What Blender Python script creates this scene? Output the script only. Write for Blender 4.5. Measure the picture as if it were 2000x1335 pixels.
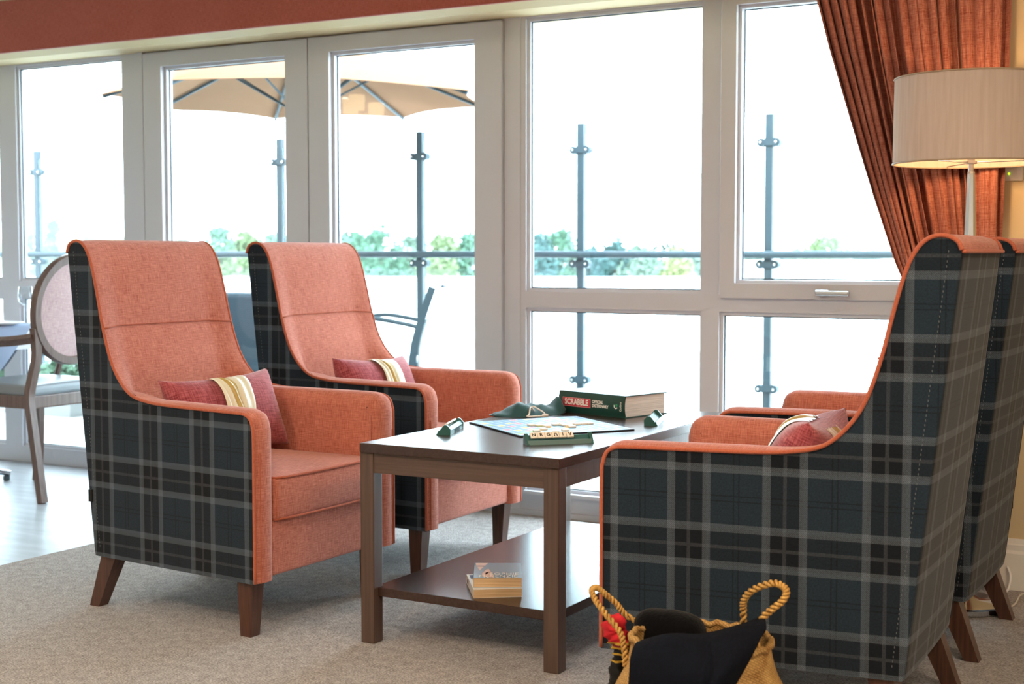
import bpy, bmesh, math, random
from mathutils import Vector, Matrix
random.seed(7)
for o in list(bpy.data.objects): bpy.data.objects.remove(o)
SC = bpy.context.scene
COL = SC.collection
PI = math.pi

# ------------------------------------------------------------------ camera, sky, exposure
CAM_H = 1.08
YAW = math.radians(29.75); PITCH = math.radians(3.5532)
cd = bpy.data.cameras.new('camera'); cam = bpy.data.objects.new('camera', cd); COL.objects.link(cam)
cam.location = (0, 0, CAM_H); cam.rotation_euler = (PI/2 - PITCH, 0, YAW)
cd.sensor_width = 36; cd.lens = 2778/2000*36
cd.clip_start = .05; cd.clip_end = 600
cd.dof.use_dof = True; cd.dof.focus_distance = 3.85; cd.dof.aperture_fstop = 5.0
SC.camera = cam
W = bpy.data.worlds.new('overcast sky'); SC.world = W; W.use_nodes = True
bg = W.node_tree.nodes['Background']; bg.inputs[0].default_value = (.76, .90, 1.0, 1); bg.inputs[1].default_value = 7.2
SC.view_settings.view_transform = 'Standard'; SC.view_settings.look = 'None'
SC.view_settings.exposure = 0.90; SC.view_settings.gamma = 1.0; SC.view_settings.use_curve_mapping = False
SC.cycles.use_denoising = True; SC.cycles.max_bounces = 10; SC.cycles.diffuse_bounces = 5
SC.cycles.transparent_max_bounces = 24; SC.cycles.sample_clamp_indirect = 6.0
SC.cycles.caustics_reflective = False; SC.cycles.caustics_refractive = False

def area_lamp(name, loc, size, power, color, rot=(0,0,0), spread=PI):
    l = bpy.data.lights.new(name, 'AREA'); l.shape = 'DISK'; l.size = size; l.energy = power; l.color = color; l.spread = spread
    o = bpy.data.objects.new(name, l); o.location = loc; o.rotation_euler = rot; COL.objects.link(o); return o
WARM = (1.0, .73, .46)
# recessed ceiling lamps of the lounge (they sit in the ceiling, behind and above the camera)
for i, (x, y, p) in enumerate([(-2.8, .3, 24), (-1.3, 1.1, 22), (-4.6, .6, 12), (.5, 2.2, 17), (.6, .4, 19), (-2.6, -1.8, 16), (-6.2, -.8, 12)]):
    area_lamp('recessed_lamp', (x, y, 2.42), .35, p, (1.0, .80, .58))

# ------------------------------------------------------------------ helpers
def lin(h):
    h = h.lstrip('#'); v = [int(h[i:i+2], 16)/255 for i in (0, 2, 4)]
    return tuple([(c/12.92 if c <= .04045 else ((c+.055)/1.055)**2.4) for c in v] + [1.0])

class NT:
    def __init__(s, m): s.t = m.node_tree; s.n = s.t.nodes; s.l = s.t.links
    def new(s, typ, **k):
        n = s.n.new(typ)
        for a, b in k.items(): setattr(n, a, b)
        return n
    def put(s, sock, v):
        if hasattr(v, 'is_linked') or isinstance(v, bpy.types.NodeSocket): s.l.new(v, sock)
        else: sock.default_value = v
    def math(s, op, a, b=None, c=None, clamp=False):
        n = s.new('ShaderNodeMath', operation=op, use_clamp=clamp); s.put(n.inputs[0], a)
        if b is not None: s.put(n.inputs[1], b)
        if c is not None: s.put(n.inputs[2], c)
        return n.outputs[0]
    def mix(s, f, a, b, mode='MIX'):
        n = s.new('ShaderNodeMix', data_type='RGBA', blend_type=mode); s.put(n.inputs[0], f); s.put(n.inputs[6], a); s.put(n.inputs[7], b)
        return n.outputs[2]
    def noise(s, vec, scale, detail=2, rough=.5):
        n = s.new('ShaderNodeTexNoise'); n.inputs['Scale'].default_value = scale; n.inputs['Detail'].default_value = detail; n.inputs['Roughness'].default_value = rough
        if vec is not None: s.l.new(vec, n.inputs['Vector'])
        return n.outputs[0]
    def mapping(s, vec, scale=(1,1,1), rot=(0,0,0), loc=(0,0,0)):
        n = s.new('ShaderNodeMapping'); s.l.new(vec, n.inputs[0]); n.inputs['Scale'].default_value = scale; n.inputs['Rotation'].default_value = rot; n.inputs['Location'].default_value = loc
        return n.outputs[0]
    def ramp(s, f, stops, interp='LINEAR'):
        n = s.new('ShaderNodeValToRGB'); n.color_ramp.interpolation = interp; s.put(n.inputs[0], f)
        e = n.color_ramp.elements
        while len(e) < len(stops): e.new(.5)
        for k, (p, c) in enumerate(stops): e[k].position = p; e[k].color = c
        return n.outputs[0]
    def bump(s, h, strength=.3, dist=.002):
        n = s.new('ShaderNodeBump'); n.inputs['Strength'].default_value = strength; n.inputs['Distance'].default_value = dist; s.put(n.inputs['Height'], h)
        return n.outputs[0]

def mat(name, col='#888888', rough=.6, metal=0, spec=.5, **k):
    m = bpy.data.materials.new(name); m.use_nodes = True
    p = m.node_tree.nodes['Principled BSDF']
    p.inputs['Base Color'].default_value = lin(col) if isinstance(col, str) else col
    p.inputs['Roughness'].default_value = rough; p.inputs['Metallic'].default_value = metal
    p.inputs['Specular IOR Level'].default_value = spec
    for a, b in k.items(): p.inputs[a.replace('_', ' ')].default_value = b
    return m
def pbsdf(m): return m.node_tree.nodes['Principled BSDF']

def fabric(name, c0, c1, fine=1.0, bump=.35, sheen=.15, lo=.36, hi=.64):
    m = mat(name, c0, .92, spec=.2); T = NT(m); uv = T.new('ShaderNodeTexCoord').outputs['UV']
    a = T.noise(T.mapping(uv, (38*fine, 520*fine, 1)), 1, 2, .6); b = T.noise(T.mapping(uv, (520*fine, 38*fine, 1)), 1, 2, .6)
    s = T.math('ADD', T.math('MULTIPLY', a, .5), T.math('MULTIPLY', b, .5))
    big = T.noise(uv, 5, 2)
    s2 = T.math('ADD', s, T.math('MULTIPLY', T.math('SUBTRACT', big, .5), .12))
    T.put(pbsdf(m).inputs['Base Color'], T.ramp(s2, [(lo, lin(c0)), (hi, lin(c1))]))
    T.put(pbsdf(m).inputs['Normal'], T.bump(s, bump, .0015))
    pbsdf(m).inputs['Sheen Weight'].default_value = sheen
    return m

def plaid():
    m = mat('tartan wool', '#222a2e', .95, spec=.15); T = NT(m); uv = T.new('ShaderNodeTexCoord').outputs['UV']
    sp = T.new('ShaderNodeSeparateXYZ'); T.l.new(uv, sp.inputs[0]); P = .218
    def axis(u, a1, a2):
        mm = T.math('MULTIPLY', T.math('FRACT', T.math('ADD', T.math('DIVIDE', u, P), 8.0)), P)
        d1 = T.math('ABSOLUTE', T.math('SUBTRACT', mm, a1)); d2 = T.math('ABSOLUTE', T.math('SUBTRACT', mm, a2))
        st = T.math('LESS_THAN', T.math('MINIMUM', d1, d2), .0092)
        wide = T.math('MULTIPLY', T.math('GREATER_THAN', mm, a1), T.math('LESS_THAN', mm, a2))
        mid = (a1+a2)/2
        thin = T.math('LESS_THAN', T.math('ABSOLUTE', T.math('SUBTRACT', T.math('ABSOLUTE', T.math('SUBTRACT', mm, mid)), .006)), .0016)
        faint = T.math('LESS_THAN', T.math('ABSOLUTE', T.math('SUBTRACT', mm, a2+.041)), .004)
        return st, wide, thin, faint
    su, wu, tu, fu = axis(sp.outputs[0], .031, .167); sv, wv, tv, fv = axis(sp.outputs[1], .029, .163)
    g = T.math('MULTIPLY', T.math('ADD', wu, wv), .5)
    base = T.mix(g, lin('#10151d'), lin('#1f2b36'))
    base = T.mix(T.math('MULTIPLY', T.math('MAXIMUM', tu, tv), .45), base, lin('#0c0e12'))
    base = T.mix(T.math('MULTIPLY', T.math('MAXIMUM', fu, fv), .25), base, lin('#565a60'))
    tw = T.math('GREATER_THAN', T.math('FRACT', T.math('MULTIPLY', T.math('ADD', sp.outputs[0], sp.outputs[1]), 210.0)), .5)
    k = T.math('MULTIPLY', T.math('ADD', su, sv), T.math('MULTIPLY_ADD', tw, .13, .14), clamp=True)
    c = T.mix(k, base, lin('#7d8792'))
    n = T.noise(T.mapping(uv, (260, 260, 1)), 1, 2)
    c = T.mix(.35, c, T.ramp(n, [(.3, (.25, .25, .25, 1)), (.7, (1.5, 1.5, 1.5, 1))]), 'MULTIPLY')
    T.put(pbsdf(m).inputs['Base Color'], c); T.put(pbsdf(m).inputs['Normal'], T.bump(n, .25, .001))
    pbsdf(m).inputs['Sheen Weight'].default_value = .12
    return m

def wood(name, c0, c1, rough=.35, scale=1, axis=0, coat=0):
    m = mat(name, c0, rough); T = NT(m); uv = T.new('ShaderNodeTexCoord').outputs['Object']
    sc = [120*scale]*3; sc[axis] = 3*scale
    n = T.noise(T.mapping(uv, sc), 1, 4, .6)
    T.put(pbsdf(m).inputs['Base Color'], T.ramp(n, [(.3, lin(c0)), (.7, lin(c1))]))
    
    pbsdf(m).inputs['Coat Weight'].default_value = coat; pbsdf(m).inputs['Coat Roughness'].default_value = .25
    return m

def glassy(name, tint=(.97, 1, 1, 1), refl=1.0, rough=.0):
    m = bpy.data.materials.new(name); m.use_nodes = True; T = NT(m); T.n.clear()
    out = T.new('ShaderNodeOutputMaterial'); tr = T.new('ShaderNodeBsdfTransparent'); tr.inputs[0].default_value = tint
    gl = T.new('ShaderNodeBsdfGlossy'); gl.inputs['Roughness'].default_value = rough
    fr = T.new('ShaderNodeFresnel'); bf = T.new('ShaderNodeNewGeometry').outputs['Backfacing']; T.put(fr.inputs[0], T.math('MULTIPLY_ADD', bf, 1/1.45-1.45, 1.45))
    ms = T.new('ShaderNodeMixShader'); T.put(ms.inputs[0], T.math('MULTIPLY', fr.outputs[0], refl)); T.l.new(tr.outputs[0], ms.inputs[1]); T.l.new(gl.outputs[0], ms.inputs[2]); T.l.new(ms.outputs[0], out.inputs[0])
    return m

def glow(name, col, strength):
    m = bpy.data.materials.new(name); m.use_nodes = True; T = NT(m); T.n.clear()
    out = T.new('ShaderNodeOutputMaterial'); e = T.new('ShaderNodeEmission'); e.inputs[0].default_value = lin(col); e.inputs[1].default_value = strength
    T.l.new(e.outputs[0], out.inputs[0]); return m

# ------------------------------------------------------------------ mesh builder
class MB:
    def __init__(s): s.bm = bmesh.new()
    def face(s, pts):
        vs = [s.bm.verts.new(p) for p in pts]; return s.bm.faces.new(vs)
    def box(s, x0, x1, y0, y1, z0, z1, M=None):
        r = bmesh.ops.create_cube(s.bm, size=1)
        for v in r['verts']:
            p = Vector(((x0+x1)/2 + v.co.x*(x1-x0), (y0+y1)/2 + v.co.y*(y1-y0), (z0+z1)/2 + v.co.z*(z1-z0)))
            v.co = M @ p if M else p
        return s
    def grid(s, fn, nu, nv, closed_u=False):
        rows = [[s.bm.verts.new(fn(i/nu, j/nv)) for j in range(nv+1)] for i in range(nu if closed_u else nu+1)]
        n = nu
        for i in range(n):
            a = rows[i]; b = rows[(i+1) % len(rows)]
            for j in range(nv): s.bm.faces.new((a[j], b[j], b[j+1], a[j+1]))
        return s
    def rbox(s, c, h, r, n=6, fn=None, M=None):
        # rounded box; fn deforms each point
        hx, hy, hz = h; r = min(r, hx*.999, hy*.999, hz*.999)
        def ax(hh):
            inner = [(-hh + r) + (2*hh-2*r)*k/n for k in range(n+1)]
            return [-hh + r*(1-math.cos(PI/4*t))*0 + r*t/3 for t in (0, 1, 2)] + inner + [hh - r*t/3 for t in (2, 1, 0)]
        A = [ax(hx), ax(hy), ax(hz)]; verts = {}
        def put(p):
            key = tuple(round(q, 7) for q in p)
            if key in verts: return verts[key]
            q = Vector((max(-hx+r, min(hx-r, p[0])), max(-hy+r, min(hy-r, p[1])), max(-hz+r, min(hz-r, p[2]))))
            d = Vector(p) - q
            if d.length > 1e-9: d = d.normalized()*r
            P = q + d
            if fn: P = Vector(fn(P))
            P = P + Vector(c)
            if M: P = M @ P
            v = s.bm.verts.new(P); verts[key] = v; return v
        for k in range(3):
            a, b = (k+1) % 3, (k+2) % 3
            for sg in (-1, 1):
                for i in range(len(A[a])-1):
                    for j in range(len(A[b])-1):
                        q = []
                        for (ii, jj) in ((i, j), (i+1, j), (i+1, j+1), (i, j+1)):
                            p = [0, 0, 0]; p[k] = sg*h[k]; p[a] = A[a][ii]; p[b] = A[b][jj]; q.append(put(p))
                        if sg < 0: q.reverse()
                        if len(set(q)) >= 3:
                            try: s.bm.faces.new(q)
                            except ValueError: pass
        return s
    def tube(s, pts, r, n=8, cap=True, closed=False, twist=None):
        pts = [Vector(p) for p in pts]; N = len(pts); rings = []; up = None
        for i, p in enumerate(pts):
            if closed: t = pts[(i+1) % N] - pts[i-1]
            else: t = pts[min(i+1, N-1)] - pts[max(i-1, 0)]
            t = t.normalized() if t.length > 1e-9 else Vector((0, 0, 1))
            if up is None:
                up = Vector((0, 0, 1)) if abs(t.z) < .9 else Vector((1, 0, 0))
            a = t.cross(up)
            if a.length < 1e-6: a = t.cross(Vector((1, .3, 0)))
            a.normalize(); b = a.cross(t).normalized(); up = b
            rr = r[i] if isinstance(r, (list, tuple)) else r
            rings.append([s.bm.verts.new(p + a*math.cos(2*PI*k/n)*rr + b*math.sin(2*PI*k/n)*rr) for k in range(n)])
        for i in range(N if closed else N-1):
            A, B = rings[i], rings[(i+1) % N]
            for k in range(n): s.bm.faces.new((A[k], A[(k+1) % n], B[(k+1) % n], B[k]))
        if cap and not closed:
            s.bm.faces.new(list(reversed(rings[0]))); s.bm.faces.new(rings[-1])
        return s
    def lathe(s, prof, c=(0, 0, 0), n=32, cap=True):
        rings = [[s.bm.verts.new((c[0]+r*math.cos(2*PI*k/n), c[1]+r*math.sin(2*PI*k/n), c[2]+z)) for k in range(n)] for r, z in prof]
        for A, B in zip(rings, rings[1:]):
            for k in range(n): s.bm.faces.new((A[k], A[(k+1) % n], B[(k+1) % n], B[k]))
        if cap:
            s.bm.faces.new(list(reversed(rings[0]))); s.bm.faces.new(rings[-1])
        return s
    def prism(s, poly, f0, f1):
        # poly: list of params, f0/f1 map to 3D -> two caps + sides
        A = [s.bm.verts.new(f0(p)) for p in poly]; B = [s.bm.verts.new(f1(p)) for p in poly]; n = len(poly)
        s.bm.faces.new(A); s.bm.faces.new(list(reversed(B)))
        for k in range(n): s.bm.faces.new((A[k], B[k], B[(k+1) % n], A[(k+1) % n]))
        return s
    def taper(s, c0, h0, c1, h1):
        q = [(-1, -1), (1, -1), (1, 1), (-1, 1)]
        A = [s.bm.verts.new((c0[0]+a*h0[0], c0[1]+b*h0[1], c0[2])) for a, b in q]; B = [s.bm.verts.new((c1[0]+a*h1[0], c1[1]+b*h1[1], c1[2])) for a, b in q]
        s.bm.faces.new(A); s.bm.faces.new(B)
        for k in range(4): s.bm.faces.new((A[k], A[(k+1) % 4], B[(k+1) % 4], B[k]))
        return s
    def bevel(s, w, seg=2):
        es = [e for e in s.bm.edges if len(e.link_faces) == 2 and e.calc_face_angle(0) > .6]
        bmesh.ops.bevel(s.bm, geom=es, offset=w, segments=seg, affect='EDGES', profile=.6); return s
    def build(s, name, m, parent=None, smooth=False, recalc=True, angle=None):
        if recalc: bmesh.ops.recalc_face_normals(s.bm, faces=s.bm.faces[:])
        s.bm.normal_update()
        uv = s.bm.loops.layers.uv.new('UVMap')
        for f in s.bm.faces:
            n = f.normal; a = [abs(n.x), abs(n.y), abs(n.z)]; k = a.index(max(a))
            for l in f.loops:
                c = l.vert.co; l[uv].uv = (c.y, c.z) if k == 0 else ((c.x, c.z) if k == 1 else (c.x, c.y))
        me = bpy.data.meshes.new(name); s.bm.to_mesh(me); s.bm.free()
        if smooth: me.shade_smooth()
        if angle is not None: me.set_sharp_from_angle(angle=math.radians(angle))
        if m is not None: me.materials.append(m)
        o = bpy.data.objects.new(name, me); COL.objects.link(o)
        if parent: o.parent = parent
        return o

def tag(o, label=None, cat=None, group=None, kind=None):
    if label: o['label'] = label
    if cat: o['category'] = cat
    if group: o['group'] = group
    if kind: o['kind'] = kind
    return o
def empty(name, loc=(0, 0, 0), rz=0):
    o = bpy.data.objects.new(name, None); o.empty_display_size = .05; COL.objects.link(o); o.location = loc; o.rotation_euler = (0, 0, rz); return o
def copy_tree(o, parent=None):
    c = o.copy(); COL.objects.link(c)
    if parent: c.parent = parent
    for ch in [x for x in list(bpy.data.objects) if x.parent == o]: copy_tree(ch, c)
    return c
def struct(o): o['kind'] = 'structure'; return o
def text(name, body, size, m, parent, M, depth=.0004, align='CENTER', offset=0.0, sx=1.0, sy=1.0):
    cu = bpy.data.curves.new(name, 'FONT'); cu.body = body; cu.size = size; cu.extrude = depth; cu.align_x = align; cu.align_y = 'CENTER'; cu.offset = offset; cu.resolution_u = 3
    t = bpy.data.objects.new(name, cu); COL.objects.link(t)
    bpy.context.view_layer.update()
    me = bpy.data.meshes.new_from_object(t.evaluated_get(bpy.context.evaluated_depsgraph_get()))
    bpy.data.objects.remove(t); me.name = name
    me.transform(M @ Matrix.Diagonal((sx, sy, 1, 1))); me.materials.clear(); me.materials.append(m)
    o = bpy.data.objects.new(name, me); COL.objects.link(o); o.parent = parent; return o
def frame(o, x, y, z):   # matrix from axes
    x, y, z = Vector(x).normalized(), Vector(y).normalized(), Vector(z).normalized()
    M = Matrix((x, y, z)).transposed().to_4x4(); M.translation = Vector(o); return M
def catmull(P, n=6):
    P = [Vector(p) for p in P]; out = []
    for i in range(len(P)-1):
        a = P[max(i-1, 0)]; b = P[i]; c = P[i+1]; d = P[min(i+2, len(P)-1)]
        for k in range(n):
            t = k/n
            out.append(.5*((2*b) + (c-a)*t + (2*a-5*b+4*c-d)*t*t + (3*b-a-3*c+d)*t**3))
    out.append(P[-1]); return out
def sstep(a, b, x):
    t = max(0, min(1, (x-a)/(b-a))); return t*t*(3-2*t)

# ------------------------------------------------------------------ materials
M = {}
M['orange'] = fabric('terracotta weave', '#9a4e3c', '#cf8672', .8, .3, .2, .34, .66)
M['piping'] = fabric('terracotta piping', '#9c4a34', '#c06c50', 2.0)
M['plaid'] = plaid(); M['thread'] = mat('grey thread', '#5c6063', .9)
M['darkwood'] = wood('dark stained wood', '#3a221a', '#5a3a2c', .35, 1, 2)
M['tablewood'] = wood('brown table wood', '#46352d', '#5b463b', .36, 1, 0)
M['tableleg'] = wood('brown leg wood', '#46352d', '#5b463b', .36, 1, 2)
M['tabletop'] = wood('dark table top', '#33231e', '#3e2b25', .24, 1, 1)
M['liner'] = mat('black liner', '#101010', .9)
M['upvc'] = mat('white window plastic', '#cbccd3', .35)
M['gasket'] = mat('blue grey gasket', '#3f525c', .5)
M['glass'] = glassy('window glass')
M['panel_glass'] = glassy('balustrade glass', (.93, .975, .98, 1), 1.0)
M['wall'] = mat('cream paint', '#d4bf96', .8)
NTw = NT(M['wall']); NTw.put(pbsdf(M['wall']).inputs['Normal'], NTw.bump(NTw.noise(NTw.new('ShaderNodeTexCoord').outputs['Object'], 180, 3), .12, .001))
M['ceil'] = mat('white ceiling paint', '#efe9dc', .9)
M['skirt'] = mat('white gloss trim', '#e9e4da', .35)
M['pelmet'] = fabric('red blind fabric', '#964a3c', '#b46656', 1.2)
M['curtain'] = fabric('rust curtain weave', '#8c4434', '#c98b74', .62, .3, .1, .36, .70)
M['metal'] = mat('brushed metal', '#b9bcc0', .3, 1)
M['chrome'] = mat('chrome', '#d8dadd', .12, 1)
M['steel'] = mat('blue grey painted steel', '#283c46', .55)
M['shade'] = bpy.data.materials.new('lamp shade linen')

# carpet
m = mat('loop carpet', '#8d8173', .98, spec=.1); T = NT(m); oc = T.new('ShaderNodeTexCoord').outputs['Object']
n1 = T.noise(T.mapping(oc, (1, 1.7, 1)), 150, 3, .7); n2 = T.noise(oc, 34, 2)
sn = T.math('ADD', T.math('MULTIPLY', n1, .8), T.math('MULTIPLY', n2, .2))
T.put(pbsdf(m).inputs['Base Color'], T.ramp(sn, [(.34, lin('#736c69')), (.5, lin('#a9a29e')), (.66, lin('#d8d2cf'))]))
T.put(pbsdf(m).inputs['Normal'], T.bump(n1, .9, .006)); M['carpet'] = m
m = mat('pale vinyl', '#c9cbcd', .34, spec=.4); T = NT(m); oc = T.new('ShaderNodeTexCoord').outputs['Object']
n1 = T.noise(T.mapping(oc, (3, 18, 1)), 1, 4)
T.put(pbsdf(m).inputs['Base Color'], T.ramp(n1, [(.3, lin('#8f9399')), (.7, lin('#a9adb3'))])); M['vinyl'] = m
# deck boards
m = mat('weathered deck', '#b9b4ac', .7); T = NT(m); oc = T.new('ShaderNodeTexCoord').outputs['Object']
sp = T.new('ShaderNodeSeparateXYZ'); T.l.new(oc, sp.inputs[0])
fr = T.math('FRACT', T.math('DIVIDE', sp.outputs[1], .145)); gap = T.math('LESS_THAN', fr, .09)
n1 = T.noise(T.mapping(oc, (3, 40, 1)), 1, 3)
T.put(pbsdf(m).inputs['Base Color'], T.mix(gap, T.ramp(n1, [(.3, lin('#a49f98')), (.7, lin('#c4c0b8'))]), lin('#4a4a4a'))); M['deck'] = m
# shade: translucent linen
m = M['shade']; m.use_nodes = True; T = NT(m); T.n.clear()
out = T.new('ShaderNodeOutputMaterial'); df = T.new('ShaderNodeBsdfDiffuse'); tl = T.new('ShaderNodeBsdfTranslucent'); ms = T.new('ShaderNodeMixShader'); ms.inputs[0].default_value = .14
uvn = T.new('ShaderNodeTexCoord').outputs['Object']
nn = T.noise(T.mapping(uvn, (90, 90, 6)), 1, 3)
cc = T.ramp(nn, [(.3, lin('#c9b8aa')), (.7, lin('#d4c5b9'))]); T.put(df.inputs[0], cc); T.put(tl.inputs[0], cc)
T.l.new(df.outputs[0], ms.inputs[1]); T.l.new(tl.outputs[0], ms.inputs[2]); T.l.new(ms.outputs[0], out.inputs[0])

# ------------------------------------------------------------------ setting: room shell
XL, XR, YS, YG, ZC = -8.6, 2.0, -3.0, 5.12, 2.45
YWALL = 4.739
CX = -3.967
struct(MB().box(CX, XR, YS-.1, 5.3, -.12, 0).build('floor', M['carpet']))
struct(MB().box(XL-.1, CX, YS-.1, 5.3, -.12, -.001).build('floor_vinyl', M['vinyl']))
struct(MB().box(XL-.1, XR+.1, YS-.1, 5.3, ZC, ZC+.1).build('ceiling', M['ceil']))
wn = MB().box(-.985, XR, YWALL, 5.3, 0, ZC).box(XL, -.985, YWALL, 5.3, 2.043, ZC)
struct(wn.build('wall_north', M['wall']))
M['wall2'] = mat('pale grey paint', '#dcdbd8', .8)
struct(MB().box(XL-.1, XL, YS-.1, 5.3, 0, ZC).build('wall_west', M['wall2']))
struct(MB().box(XR, XR+.1, YS-.1, 5.3, 0, ZC).build('wall_east', M['wall2']))
struct(MB().box(XL, XR, YS-.1, YS, 0, ZC).build('wall_south', M['wall2']))
sk = [(0, 0), (0, .165), (-.006, .165), (-.010, .150), (-.013, .146), (-.013, .128), (-.018, .118), (-.020, .0)]
b = MB().prism(sk, lambda p: (-.985, YWALL+p[0], p[1]), lambda p: (XR-.001, YWALL+p[0], p[1]))
struct(b.build('baseboard_north', M['skirt']))

# windows -----------------------------------------------------------
GY = 5.148
def member(b, x0, x1, z0, z1, y0=YG, y1=5.175): b.box(x0, x1, y0, y1, z0, z1)
def bead(b, x0, x1, z0, z1, w=.014, y0=5.134, y1=5.165):
    # glazing bead round an opening
    b.box(x0, x0+w, y0, y1, z0, z1); b.box(x1-w, x1, y0, y1, z0, z1); b.box(x0+w, x1-w, y0, y1, z1-w, z1); b.box(x0+w, x1-w, y0, y1, z0, z0+w)
def pane(parent, x0, x1, z0, z1):
    o = MB().box(x0+.004, x1-.004, GY, GY+.006, z0+.004, z1-.004).build('pane', M['glass'], parent)
    g = .0185; b = MB(); b.box(x0+.013, x0+g, GY-.003, GY-.0005, z0+.013, z1-.013); b.box(x1-g, x1-.013, GY-.003, GY-.0005, z0+.013, z1-.013); b.box(x0+g, x1-g, GY-.003, GY-.0005, z1-g, z1-.013); b.box(x0+g, x1-g, GY-.003, GY-.0005, z0+.013, z0+g)
    b.build('gasket', M['gasket'], parent); return o
# window_1: fixed lights left of the doors
b = MB()
opens = []
for x0, x1 in ((XL, -8.46), (-7.33, -7.2), (-5.985, -5.858)): member(b, x0, x1, 0, 2.043)
member(b, -5.114, -5.005, 0, 2.043); b.box(-5.005, -4.962, 5.104, 5.175, 0, 2.043)
for x0, x1 in ((-8.46, -7.33), (-7.2, -5.985), (-5.858, -5.114)):
    member(b, x0, x1, 2.035, 2.043); member(b, x0, x1, .861, .938); member(b, x0, x1, 0, .084)
    for z0, z1 in ((.084, .861), (.938, 2.035)): bead(b, x0, x1, z0, z1); opens.append((x0, x1, z0, z1))
w1 = struct(b.build('window_1', M['upvc']))
for q in opens: pane(w1, *q)
# doors
def door(name, x0, x1, gx0, gx1):
    b = MB(); b.box(x0, gx0, 5.100, 5.172, .02, 2.034); b.box(gx1, x1, 5.100, 5.172, .02, 2.034); b.box(gx0, gx1, 5.100, 5.172, 1.968, 2.034); b.box(gx0, gx1, 5.100, 5.172, .02, .20)
    bead(b, gx0, gx1, .20, 1.968, .014, 5.125, 5.165)
    d = struct(b.build(name, M['upvc'])); pane(d, gx0, gx1, .20, 1.968)
    g = MB().box(x0-.005, x0, 5.125, 5.17, .02, 2.034).build('gasket', M['gasket'], d)
    return d
door('door_1', -4.954, -3.966, -4.84, -4.092)
door('door_2', -3.960, -2.966, -3.847, -3.095)
struct(MB().box(-4.962, -2.963, 5.11, 5.2, 0, .02).box(-4.962, -2.963, 5.125, 5.175, 2.034, 2.043).build('trim_1', M['upvc']))
# window_2: big fixed light, opening sash and lower lights
b = MB(); opens = []
member(b, -2.963, -2.861, 0, 2.043); b.box(-2.94, -2.885, 5.114, 5.12, 0, 2.043)
member(b, -2.083, -2.014, 0, 2.043); member(b, -1.06, -.985, 0, 2.043)
for x0, x1 in ((-2.861, -2.083), (-2.014, -1.06)):
    member(b, x0, x1, 2.038, 2.043); member(b, x0, x1, .858, .924); member(b, x0, x1, 0, .100)
    b.box(x0, x1, 5.095, 5.12, .088, .102)
    bead(b, x0, x1, .100, .858); opens.append((x0, x1, .100, .858))
bead(b, -2.861, -2.083, .924, 2.038); opens.append((-2.861, -2.083, .924, 2.038))
w2 = struct(b.build('window_2', M['upvc']))
for q in opens: pane(w2, *q)
b = MB(); b.box(-2.004, -1.944, 5.097, 5.172, .912, 2.040); b.box(-1.13, -1.07, 5.097, 5.172, .912, 2.040); b.box(-1.944, -1.13, 5.097, 5.172, .912, .968); b.box(-1.944, -1.13, 5.097, 5.172, 2.010, 2.040)
bead(b, -1.944, -1.13, .968, 2.010, .012, 5.122, 5.165)
sash = b.build('sash', M['upvc'], w2); pane(w2, -1.944, -1.13, .968, 2.010)
b = MB(); b.rbox((-1.60, 5.088, .938), (.026, .010, .010), .006, 2).tube([(-1.60, 5.080, .938), (-1.60, 5.066, .938)], .009, 10)
b.rbox((-1.555, 5.062, .936), (.062, .007, .0085), .005, 3)
b.build('handle', M['metal'], w2, smooth=True, angle=40)
# painted plinth below the fixed lights
struct(MB().box(-2.961, -.985, 5.10, 5.12, 0, .022).build('trim_2', M['upvc']))

# pelmet blind over the window and its cream lining board
pm = empty('window_pelmet', (0, 4.6, 2.003))
MB().rbox((-4.66, .012, .121), (3.85, .012, .119), .008, 4).build('fabric_front', M['pelmet'], pm, smooth=True, angle=40)
MB().box(-8.51, -.82, .02, .168, .003, .022).build('lining_board', mat('cream lining', '#b39b6e', .8), pm)
tag(pm, 'long red fabric pelmet running along the top of the windows', 'pelmet')

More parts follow.
